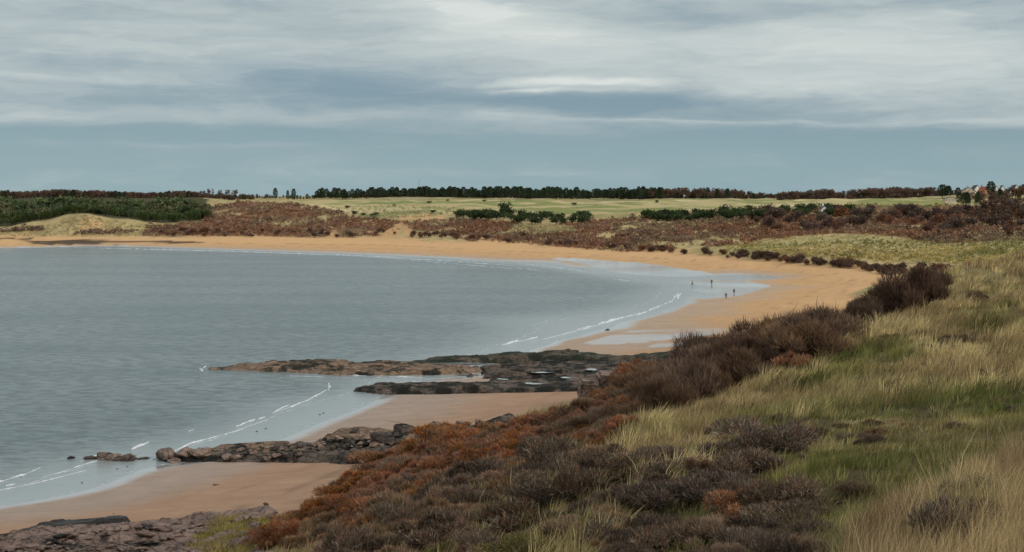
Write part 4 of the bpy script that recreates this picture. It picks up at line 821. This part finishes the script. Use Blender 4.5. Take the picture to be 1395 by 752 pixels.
# trees: trunk + limbs + crown
def tree_proto(kind, seed):
    r = np.random.default_rng(seed)
    if kind == 'pine':
        Hh = 14; segs = [((0, 0, -.5), (.1, .05, 6), .26, .2), ((.1, .05, 6), (.0, .1, 12.5), .2, .07)]
        for i in range(12):
            a = r.random()*6.28; z0 = 4.5+r.random()*7; l = (13-z0)*.32; segs.append(((0, 0, z0), (math.cos(a)*l, math.sin(a)*l, z0+.9), .08, .03))
        N = 900; zz = 2.2+11.9*r.random(N)**.85; a = r.random(N)*6.28; wr = np.interp(zz, [2.2, 4.5, 7.5, 11.5, 14.2], [1.5, 2.5, 2.9, 2.4, .6])*(.75+.4*vnoise(a*1.2, zz*.6, seed))
        rad = wr*np.sqrt(r.random(N)); p = np.stack([np.cos(a)*rad, np.sin(a)*rad, zz], 1); d = unit(np.stack([np.cos(a), np.sin(a), .4+0*a], 1)+randdir(N, r)*.6)
        tip = p+d*(.6+.6*r.random(N))[:, None]; V, T, c = ribbons(p, tip, (p+tip)/2, unit(np.cross(d, randdir(N, r))), .35+.3*r.random(N), pick([(.045, .07, .04), (.065, .09, .05), (.085, .10, .06)], N, r)); bark = M_bark
    else:
        Hh = 12; segs = [((0, 0, -.5), (.1, .1, 4), .3, .22)]; tips = []
        for i in range(9):
            a = r.random()*6.28; l = 1.3+r.random()*1.2; m_ = np.array([math.cos(a)*l, math.sin(a)*l, 5.5+r.random()*2]); segs.append(((.1, .1, 2.8+r.random()*1.5), m_, .14, .09))
            for j in range(4):
                b2 = a+r.normal()*.7; e = m_+np.array([math.cos(b2)*(.8+r.random()*1.6), math.sin(b2)*(.8+r.random()*1.6), 1.5+r.random()*3]); segs.append((m_, e, .08, .025)); tips.append(e)
        tips = np.array(tips); N = 520; w_ = r.integers(0, len(tips), N); d = unit(randdir(N, r)+[0, 0, .35]); p = tips[w_]+randdir(N, r)*(.6*r.random(N))[:, None]
        tip = p+d*(.7+.9*r.random(N))[:, None]; cols = [(.16, .12, .095), (.20, .145, .11), (.13, .10, .085)] if kind == 'bare' else [(.20, .125, .09), (.16, .11, .085)]
        V, T, c = ribbons(p, tip, (p+tip)/2, unit(np.cross(d, randdir(N, r))), .22+.16*r.random(N), pick(cols, N, r)); bark = M_bark
        if kind == 'oak':
            v2, t2_, c2 = puff(600, None, [(.17, .12, .09), (.21, .135, .10), (.13, .10, .078)], (.5, 1.2), .55, 4.2, 9, seed=seed+5, lobes=8); v2 = v2+[0, 0, 1.6]; T = np.concatenate([T, t2_+len(V)]); V = np.concatenate([V, v2]); c = np.concatenate([c, c2])
    SV, ST = tubes(segs, 5)
    return np_mesh('crown', V, T, M_tree, c), np_mesh('trunk', SV, ST, bark), Hh+1
TP = {k: [tree_proto(k, 500+i*3+j*50) for i in range(4)] for j, k in enumerate(['pine', 'bare', 'oak'])}
def tree(u, v, hpx, kind, label, group=None, ymin=900, Yd=None, wide=1.0):
    if Yd: x = (u-CU)/F*Yd; p = (x, Yd, float(hgt(x, Yd))); hm = hpx/F*Yd
    else:
        p = ray([u], [v], ymin)[0]
        if np.isnan(p[0]): return
        hm = hpx/F*p[1]
    cr, tk, H0 = random.choice(TP[kind]); s_ = hm/H0
    nm = {'pine': 'pine_tree', 'bare': 'bare_tree', 'oak': 'broadleaf_tree'}[kind]
    e = empty(nm, p, random.uniform(0, 6.28), (s_*wide*random.uniform(.85, 1.15), s_*wide*random.uniform(.85, 1.15), s_)); link('crown', cr, e); link('trunk', tk, e)
    return tag(e, label, 'tree', group)
def topline(u, pts): return float(np.interp(u, [a for a, _ in pts], [b_ for _, b_ in pts]))
def wood(u0, u1, n, kinds, top, Yr, label, group, wide=1.0, jit=3.2):
    for i in range(n):
        u = u0+(u1-u0)*(i+random.random())/n; Yd = random.uniform(*Yr); x = (u-CU)/F*Yd; gz = float(hgt(x, Yd)); vt = topline(u, top)+random.uniform(-jit*.4, jit*1.5); hm = EYE-(vt-HV)/F*Yd-gz
        if hm < 4: hm = 4
        k = random.choice(kinds); tree(u, 0, hm/Yd*F, k, label[k], group, Yd=Yd, wide=wide)
# plantation at far left: the front rows as single trees, the closed canopy behind them as one mass
yp = []
for i in range(4):
    v_, t_, c_ = puff(520, None, [(.075, .105, .045), (.10, .13, .055), (.055, .08, .038), (.12, .13, .06)], (.5, 1.0), .35, 3.0, 7.5, seed=700+i, lobes=8); yp.append(np_mesh('crown', v_+[0, 0, .6], t_, M_tree, c_))
SV, ST = tubes([((0, 0, -.6), (0, 0, 5), .16, .08)]+[((0, 0, 2+k*.6), (math.cos(k*2.4)*1.6, math.sin(k*2.4)*1.6, 3+k*.6), .07, .03) for k in range(5)]); yt = np_mesh('trunk', SV, ST, M_bark)
LIM = ([0, 60, 95, 120, 150, 200, 250, 285], [309, 307, 297, 291, 296, 304, 304, 300])
for i in range(200):
    u = random.uniform(-25, 284); vb = float(np.interp(u, *LIM))-random.random()**1.5*9
    p = ray([u], [vb], 1015)[0]
    if np.isnan(p[0]): continue
    s_ = random.uniform(.7, 1.0); e = empty('young_pine', p, random.uniform(0, 6.28), (s_, s_, s_*random.uniform(.85, 1.1))); link('crown', yp[i % 4], e); link('trunk', yt, e); tag(e, 'green young pine on the near edge of the plantation behind the far-left dune', 'tree', 'pines on the edge of the far-left plantation')
scrub_field('pine_plantation', [[(-60, 300), (-60, 280), (150, 280), (270, 281), (284, 286), (284, 297), (200, 300), (120, 289), (60, 302)]], 2000, [(.09, .12, .055), (.11, .14, .062), (.075, .10, .05), (.13, .13, .07)], 1.9, 'closed green canopy of the pine plantation behind its front rows', ymin=1030, ymax=1330, N=70, heathmask=False)
# long pine wood on the skyline
TOPP = [(425, 262), (432, 256), (480, 256), (484, 257), (500, 255), (600, 253.5), (700, 254), (780, 254), (800, 257), (870, 254), (950, 255), (1000, 257), (1050, 262), (1060, 266)]
wood(425, 482, 16, ['pine'], TOPP, (1700, 1800), {'pine': 'dark pine at the separate left end of the skyline wood'}, 'pines at the left end of the skyline wood', 1.35)
wood(484, 900, 170, ['pine'], TOPP, (1800, 1960), {'pine': 'dark pine standing in the long wood on the skyline'}, 'pines in the long wood on the skyline', 1.35)
wood(860, 1058, 66, ['pine', 'oak', 'oak'], TOPP, (1800, 1950), {'pine': 'dark pine mixed into the brown right end of the skyline wood', 'oak': 'brown broadleaf tree at the right end of the skyline wood'}, 'trees at the right end of the skyline wood', 1.2)
wood(325, 372, 20, ['pine', 'oak'], [(340, 265), (372, 263)], (1700, 1800), {'pine': 'small dark pine low on the skyline left of the three taller pines', 'oak': 'small brown tree low on the skyline left of the three taller pines'}, 'small trees left of the three taller pines', 1.1)
tree(375, 0, 17, 'pine', 'leftmost of the three taller pines standing apart on the skyline', Yd=1600, wide=.9)
tree(392, 0, 15, 'pine', 'middle and slightest of the three taller pines standing apart on the skyline', Yd=1600, wide=.8)
tree(400, 0, 18, 'pine', 'rightmost of the three taller pines standing apart on the skyline', Yd=1600, wide=.9)
wood(370, 428, 14, ['pine'], [(370, 266), (428, 264)], (1620, 1700), {'pine': 'short dark pine under the three taller ones on the skyline'}, 'short pines under the three taller ones', 1.3)
def undergrowth(u0, u1, n, Yr, cols, label):
    protos = [puff(60, None, [(1, 1, 1)], (.6, 1.3), .9, 3.0, 4.0, seed=1900+i) for i in range(4)]; Vs = []; Ts = []; Cs = []; k0 = 0
    for i in range(n):
        u = random.uniform(u0, u1); Yd = random.uniform(*Yr); x = (u-CU)/F*Yd; v_, t_, c_ = protos[i % 4]; q = random.uniform(.8, 1.7)
        Vs.append(v_*q+[x, Yd, float(hgt(x, Yd))-.3]); Ts.append(t_+k0); Cs.append(c_*np.array(random.choice(cols))); k0 += len(v_)
    tag(link('undergrowth', np_mesh('undergrowth', np.concatenate(Vs), np.concatenate(Ts), M_scrub, np.concatenate(Cs))), label, 'undergrowth', kind='stuff')
undergrowth(425, 1060, 700, (1830, 2000), [(.05, .055, .035), (.08, .065, .045), (.07, .05, .038)], 'dark undergrowth filling the long skyline wood')
undergrowth(-60, 345, 420, (1600, 1760), [(.14, .095, .07), (.10, .08, .06)], 'brown undergrowth under the left skyline wood')
undergrowth(1060, 1460, 480, (1680, 1800), [(.15, .10, .075), (.11, .085, .065)], 'brown undergrowth under the right skyline wood')
TOPL = [(-60, 259), (10, 258), (25, 260), (70, 257), (130, 258), (200, 261), (240, 259), (262, 259), (275, 263), (345, 266)]
wood(-40, 345, 150, ['oak', 'oak', 'oak', 'pine'], TOPL, (1560, 1750), {'oak': 'brown leafless tree in the skyline wood beyond the plantation', 'pine': 'dark pine in the skyline wood beyond the plantation'}, 'trees of the skyline wood beyond the plantation', 1.35, 1.2)
for (u, h_, wd_, lb) in [(276, 14, .8, 'leftmost bare tree of the open row on the left skyline'), (287, 16, .9, 'second bare tree of the open row on the left skyline'), (299, 15, .6, 'slim third bare tree of the open row on the left skyline'), (309, 16, .6, 'fourth bare tree of the open row on the left skyline'), (316, 17, 1.2, 'broadest bare tree at the right end of the row on the left skyline')]:
    tree(u, 0, h_, 'bare', lb, Yd=1500, wide=wd_*1.1)
TOPR = [(1060, 262), (1080, 259), (1120, 257), (1150, 259), (1170, 257), (1220, 253), (1260, 255), (1285, 254), (1310, 255), (1345, 256), (1380, 255), (1395, 248), (1420, 246)]
wood(1062, 1290, 95, ['oak', 'oak', 'oak', 'bare'], TOPR, (1650, 1780), {'oak': 'brown rounded tree in the wood on the right skyline', 'bare': 'bare tree in the wood on the right skyline'}, 'trees of the wood on the right skyline', 1.15)
wood(1296, 1440, 44, ['oak', 'bare', 'pine'], TOPR, (1640, 1720), {'oak': 'brown tree on the skyline behind the white houses', 'bare': 'bare tree on the skyline behind the white houses', 'pine': 'dark pine on the skyline behind the white houses'}, 'trees behind the white houses', 1.15)
for (u, h_, lb) in [(1284, 20, 'dark evergreen standing left of the white houses'), (1292, 18, 'dark evergreen right beside the first one by the white houses'), (1350, 22, 'tall narrow evergreen between the white houses')]: tree(u, 0, h_, 'pine', lb, Yd=1420, wide=1.5)
for i in range(34):
    u = random.uniform(1300, 1410); tree(u, 0, random.uniform(12, 19), random.choice(['oak', 'bare', 'oak', 'pine']), 'tree in the gardens below the white houses', 'trees in the gardens below the houses', Yd=random.uniform(1150, 1330), wide=1.3)
for i in range(22):
    u = random.uniform(1330, 1420); tree(u, 0, random.uniform(20, 30), random.choice(['oak', 'bare']), 'large brown bare tree low down at the right edge of the far thicket', 'large bare trees at the right edge', Yd=random.uniform(780, 900), wide=1.0)

# ------------------------------------------------------------------ houses
M_white = simple('white_render', (.70, .68, .63), (.80, .78, .73), 1.5, .85)
M_cream = simple('cream_render', (.48, .40, .30), (.58, .49, .37), 1.5, .85)
M_brick = simple('warm_brick', (.30, .12, .07), (.38, .17, .10), 1.5, .9)
M_slate = simple('slate', (.06, .06, .065), (.10, .10, .105), 1.2, .7)
M_tile = simple('red_tile', (.22, .075, .04), (.32, .12, .06), 1.2, .85)
M_glass = simple('window_glass', (.03, .035, .04), (.05, .06, .065), 1, .15)
def boxm(bm, cx, cy, cz, sx, sy, sz):
    r = bmesh.ops.create_cube(bm, size=1, matrix=Matrix.Translation((cx, cy, cz)) @ Matrix.Diagonal((sx, sy, sz, 1))); return r
def mk(name, fn, m, parent):
    bm = bmesh.new(); fn(bm); me = bpy.data.meshes.new(name); bm.to_mesh(me); bm.free(); me.materials.append(m); return link(name, me, parent)
def house(u, Yd, wd, dpth, hw, hr, wm, rm, label, rz=0, gable=True, zoff=0.0, nwin=3, name='house'):
    x = (u-CU)/F*Yd; e = empty(name, (x, Yd, float(hgt(x, Yd))+zoff), rz); tag(e, label, 'house' if name == 'house' else name.replace('_', ' '))
    def wall(bm):
        a, b_ = wd/2, dpth/2; vs = [bm.verts.new(p) for p in [(-a, -b_, -1.5), (a, -b_, -1.5), (a, b_, -1.5), (-a, b_, -1.5), (-a, -b_, hw), (a, -b_, hw), (a, b_, hw), (-a, b_, hw), (0, -b_, hw+hr), (0, b_, hw+hr)]]
        for f in [(0, 1, 5, 8, 4), (2, 3, 7, 9, 6), (1, 2, 6, 5), (3, 0, 4, 7)]: bm.faces.new([vs[i] for i in f])
    mk('wall', wall, wm, e)
    def roof(bm):
        a, b_, o_ = wd/2+.4, dpth/2+.35, .25; k = hr/(wd/2); zl = hw-.4*k
        vs = [bm.verts.new(p) for p in [(-a, -b_, zl+.03), (0, -b_, hw+hr+.03), (0, b_, hw+hr+.03), (-a, b_, zl+.03), (-a, -b_, zl+o_), (0, -b_, hw+hr+o_), (0, b_, hw+hr+o_), (-a, b_, zl+o_), (a, -b_, zl+.03), (a, b_, zl+.03), (a, -b_, zl+o_), (a, b_, zl+o_)]]
        for f in [(4, 5, 6, 7), (0, 3, 2, 1), (0, 1, 5, 4), (3, 7, 6, 2), (0, 4, 7, 3), (5, 10, 11, 6), (1, 2, 9, 8), (1, 8, 10, 5), (2, 6, 11, 9), (8, 9, 11, 10)]: bm.faces.new([vs[i] for i in f])
        bmesh.ops.recalc_face_normals(bm, faces=bm.faces)
    rf = mk('roof', roof, rm, e)
    if name != 'hut': mk('chimney', lambda bm: (boxm(bm, 0, dpth/2-1.2, hw+hr+.6, 1.0, 1.0, 2.2), boxm(bm, 0, dpth/2-1.2, hw+hr+1.8, 1.2, 1.2, .2)), wm, rf)
    for k in range(nwin):
        for fl in range(2 if hw > 4 else 1):
            xx = -wd/2+(k+.5)*wd/nwin; zz = 1.5+fl*2.7
            wn_ = mk('window', lambda bm: [boxm(bm, xx+dx, -dpth/2-.03, zz+dz, sx, .10, sz) for dx, dz, sx, sz in ((-.55, 0, .1, 1.5), (.55, 0, .1, 1.5), (0, .75, 1.2, .1), (0, -.75, 1.3, .12), (0, 0, .07, 1.4))], M_white, e)
            mk('pane', lambda bm: boxm(bm, xx, -dpth/2-.02, zz, 1.0, .04, 1.4), M_glass, wn_)
house(1329, 1480, 7, 9, 6, 4.5, M_white, M_slate, 'white gabled house standing highest among trees on the right skyline', .15, zoff=1.5)
house(1319, 1470, 12, 8, 4.2, 3.2, M_cream, M_slate, 'long cream house left of the tall white gable', -.1, zoff=2)
house(1341, 1460, 9, 9, 4.5, 4, M_brick, M_tile, 'brick house with a red tiled roof right of the tall white gable', .5, zoff=1)
house(1355, 1480, 6, 8, 5.2, 4, M_white, M_slate, 'white gabled house at the left of the right-hand pair', .1, zoff=2.5)
house(1365, 1480, 4.5, 8, 5.5, 4.5, M_white, M_slate, 'narrow white gabled house at the right of the right-hand pair', -.1, zoff=2.5)
house(1382, 1420, 5, 8, 4.5, 4, M_white, M_slate, 'small white house near the right edge of the view', .2, zoff=1.5)
house(1293.5, 1250, 10, 6, 2.6, 1.2, M_cream, M_slate, 'low pale pavilion at the edge of the green field', .05, nwin=4, zoff=1.2, name='pavilion')
house(698, 1500, 3.2, 3, 2.6, 1.1, M_cream, M_slate, 'tiny pale stone hut alone on the links', .1, nwin=1, name='hut')
house(1122, 950, 4.5, 5, 3.4, 2, M_white, M_slate, 'small white cottage gable showing between evergreens', .1, nwin=1, name='cottage', zoff=0)
house(988, 955, 2.2, 3, 3.4, 1.2, M_white, M_slate, 'narrow white hut behind the long evergreen row', .1, nwin=1, name='hut', zoff=1)
# lattice mast over the wood
Yd = 2050; x = (571-CU)/F*Yd; e = empty('radio_mast', (x, Yd, float(hgt(x, Yd)))); tag(e, 'thin grey lattice mast rising above the skyline wood', 'mast')
def lat(bm):
    Hm = 24
    for sx in (-1, 1):
        for sy in (-1, 1):
            boxm(bm, sx*.5, sy*.5, Hm/2, .12, .12, Hm)
    for k in range(12): boxm(bm, 0, -.5, k*2+1, 1.1, .08, .08); boxm(bm, 0, .5, k*2+1, 1.1, .08, .08); boxm(bm, -.5, 0, k*2+1, .08, 1.1, .08); boxm(bm, .5, 0, k*2+1, .08, 1.1, .08)
M_metal = simple('galvanised', (.16, .17, .18), (.24, .25, .26), 2, .5, metallic=.5)
mk('tower', lat, M_metal, e); mk('antenna', lambda bm: (boxm(bm, 0, 0, 24.9, .7, .7, 1.8), boxm(bm, 0, 0, 26.6, .1, .1, 2)), M_metal, e)

# ------------------------------------------------------------------ people on the sand
def person(u, v, label, cloth, legs, stride=.25, face=0.0, arms=.15, hair=(.05, .03, .02)):
    x, y, z = W3(u, v, z=.25); z = float(hgt(x, y))
    if z < .02: z = 0.02
    J = {'pel': (0, 0, .95, .15), 'waist': (0, 0, 1.12, .135), 'chest': (0, .01, 1.34, .165), 'neckb': (0, .01, 1.48, .075), 'head1': (0, .02, 1.57, .06), 'head2': (0, .03, 1.66, .095), 'head3': (0, .02, 1.74, .08), 'nose': (0, .125, 1.66, .018)}
    Ed = [('pel', 'waist'), ('waist', 'chest'), ('chest', 'neckb'), ('neckb', 'head1'), ('head1', 'head2'), ('head2', 'head3'), ('head2', 'nose')]
    for s_, sg in (('l', -1), ('r', 1)):
        f = stride*sg
        J.update({s_+'hip': (sg*.10, 0, .88, .105), s_+'knee': (sg*.11, f*.6+.03, .49, .06), s_+'ank': (sg*.11, f, .09, .042), s_+'toe': (sg*.12, f+.17, .035, .035),
                  s_+'sh': (sg*.18, 0, 1.42, .07), s_+'elb': (sg*(.24+arms*.4), -f*.4-.02, 1.14, .045), s_+'wr': (sg*(.25+arms*.5), -f*.8+.06, .90, .03), s_+'palm': (sg*(.25+arms*.5), -f*.85+.08, .83, .035), s_+'th': (sg*(.22+arms*.5), -f*.85+.12, .81, .011)})
        Ed += [('pel', s_+'hip'), (s_+'hip', s_+'knee'), (s_+'knee', s_+'ank'), (s_+'ank', s_+'toe'), ('chest', s_+'sh'), (s_+'sh', s_+'elb'), (s_+'elb', s_+'wr'), (s_+'wr', s_+'palm'), (s_+'palm', s_+'th')]
        for k in range(4): J[s_+'f%d' % k] = (sg*(.25+arms*.5), -f*.85+.045+k*.022, .755-.008*(k % 3), .009); Ed.append((s_+'palm', s_+'f%d' % k))
    def skin(name, names, m, grow=0.0, parent=None):
        nm = [k for k in J if k in names]; me = bpy.data.meshes.new(name); me.from_pydata([J[k][:3] for k in nm], [(nm.index(a), nm.index(b_)) for a, b_ in Ed if a in nm and b_ in nm], [])
        o_ = bpy.data.objects.new(name, me); C.collection.objects.link(o_); md = o_.modifiers.new('skin', 'SKIN')
        for i, k in enumerate(nm): me.skin_vertices[0].data[i].radius = (J[k][3]+grow, J[k][3]+grow)
        me.skin_vertices[0].data[0].use_root = True
        o_.modifiers.new('sub', 'SUBSURF').levels = 1; o_.modifiers['sub'].render_levels = 1
        me.materials.append(m)
        if parent: o_.parent = parent
        return o_
    # skin layers are added if missing
    def ensure(o_): pass
    e = empty('person', (x, y, z), face); tag(e, label, 'person')
    M_skin = simple('skin', (.45, .28, .20), (.50, .32, .23), 8, .6)
    orig = bpy.data.meshes.new
    def skin2(name, names, m, grow=0.0):
        nm = [k for k in J if k in names]; bm = bmesh.new(); lay = bm.verts.layers.skin.verify(); vs = {}
        for k in nm:
            q = bm.verts.new(J[k][:3]); q[lay].radius = (J[k][3]+grow, J[k][3]+grow); vs[k] = q
        vs[nm[0]][lay].use_root = True
        for a, b_ in Ed:
            if a in vs and b_ in vs: bm.edges.new((vs[a], vs[b_]))
        me = bpy.data.meshes.new(name); bm.to_mesh(me); bm.free(); me.materials.append(m)
        o_ = link(name, me, e); o_.modifiers.new('skin', 'SKIN'); sb = o_.modifiers.new('sub', 'SUBSURF'); sb.levels = 1; sb.render_levels = 1
        return o_
    skin2('body', set(J), M_skin)
    skin2('jacket', {'waist', 'chest', 'neckb', 'lsh', 'rsh', 'lelb', 'relb', 'lwr', 'rwr', 'pel'}, cloth, .018)
    skin2('trousers', {'pel', 'lhip', 'rhip', 'lknee', 'rknee', 'lank', 'rank'}, legs, .014)
    mh = simple('hair', hair, tuple(q*1.3 for q in hair), 10, .8)
    def hairf(bm):
        bmesh.ops.create_uvsphere(bm, u_segments=12, v_segments=8, radius=.115, matrix=Matrix.Translation((0, 0, 1.715)))
        bmesh.ops.delete(bm, geom=[q for q in bm.verts if q.co.y > .045 and q.co.z < 1.74], context='VERTS')
    mk('hair', hairf, mh, e)
M_blk = simple('black_cloth', (.012, .012, .014), (.022, .022, .026), 6, .9); M_navy = simple('navy_cloth', (.015, .02, .035), (.025, .03, .05), 6, .9); M_gry = simple('grey_cloth', (.05, .05, .055), (.08, .08, .085), 6, .9); M_lt = simple('pale_jacket', (.25, .24, .23), (.32, .31, .30), 6, .9)
person(943, 388.5, 'walker in dark clothes striding, leftmost of the four people on the wet sand', M_gry, M_blk, .38, -1.4)
person(969.5, 387, 'person in dark clothes with light hair, farthest back at the wet sand edge', M_navy, M_navy, .12, .3, hair=(.3, .25, .2))
person(1000, 401, 'person in black standing, rightmost of the four on the sand', M_blk, M_blk, .08, 2.6)
person(989, 407.5, 'person in black walking nearest to the viewer of the four', M_blk, M_blk, .22, 3.0)
# labels: say in which stretch of its group a look-alike stands
from collections import defaultdict
G = defaultdict(list)
for o in C.collection.objects:
    if o.parent is None and 'label' in o and 'group' in o: G[(o['label'])].append(o)
for lb, os_ in G.items():
    if len(os_) < 8: continue
    uu = [CU+F*o.location.x/o.location.y for o in os_]; vv = [HV+F*(EYE-o.location.z)/o.location.y for o in os_]
    lo, hi = min(uu), max(uu)+1e-6; words = len(lb.split())
    nb_ = 5
    names = ['leftmost fifth', 'second fifth from left', 'middle fifth', 'second fifth from right', 'rightmost fifth']
    if len(os_) > 60 and words <= 11:
        nb_ = 10; names = ['leftmost tenth', 'second tenth from left', 'third tenth from left', 'fourth tenth from left', 'fifth tenth from left', 'fifth tenth from right', 'fourth tenth from right', 'third tenth from right', 'second tenth from right', 'rightmost tenth']
    for o, u_, v_ in zip(os_, uu, vv):
        k = int((u_-lo)/(hi-lo)*nb_); t_ = ', '+names[k]; near_ = [vv[j] for j in range(len(os_)) if int((uu[j]-lo)/(hi-lo)*nb_) == k]
        if max(near_)-min(near_) > 12 and words+len(names[k].split())+2 <= 16: t_ += ', '+('nearer side' if v_ > (max(near_)+min(near_))/2 else 'farther side')
        if words+len(names[k].split()) > 16 and nb_ == 5: t_ = ', '+['left end', 'left part', 'middle', 'right part', 'right end'][k]
        pre = ('tall ' if o.scale.z > sorted(q.scale.z for q in os_)[len(os_)//2] else 'low ') if o['category'] == 'shrub' and len(os_) > 40 else ''
        if len((pre+lb+t_).split()) <= 16: o['label'] = pre+lb+t_
        elif len((lb+t_).split()) <= 16: o['label'] = lb+t_
print('shrubs', n1_, n2_, n3_, n4_, n5_, 'objects', len(bpy.data.objects))
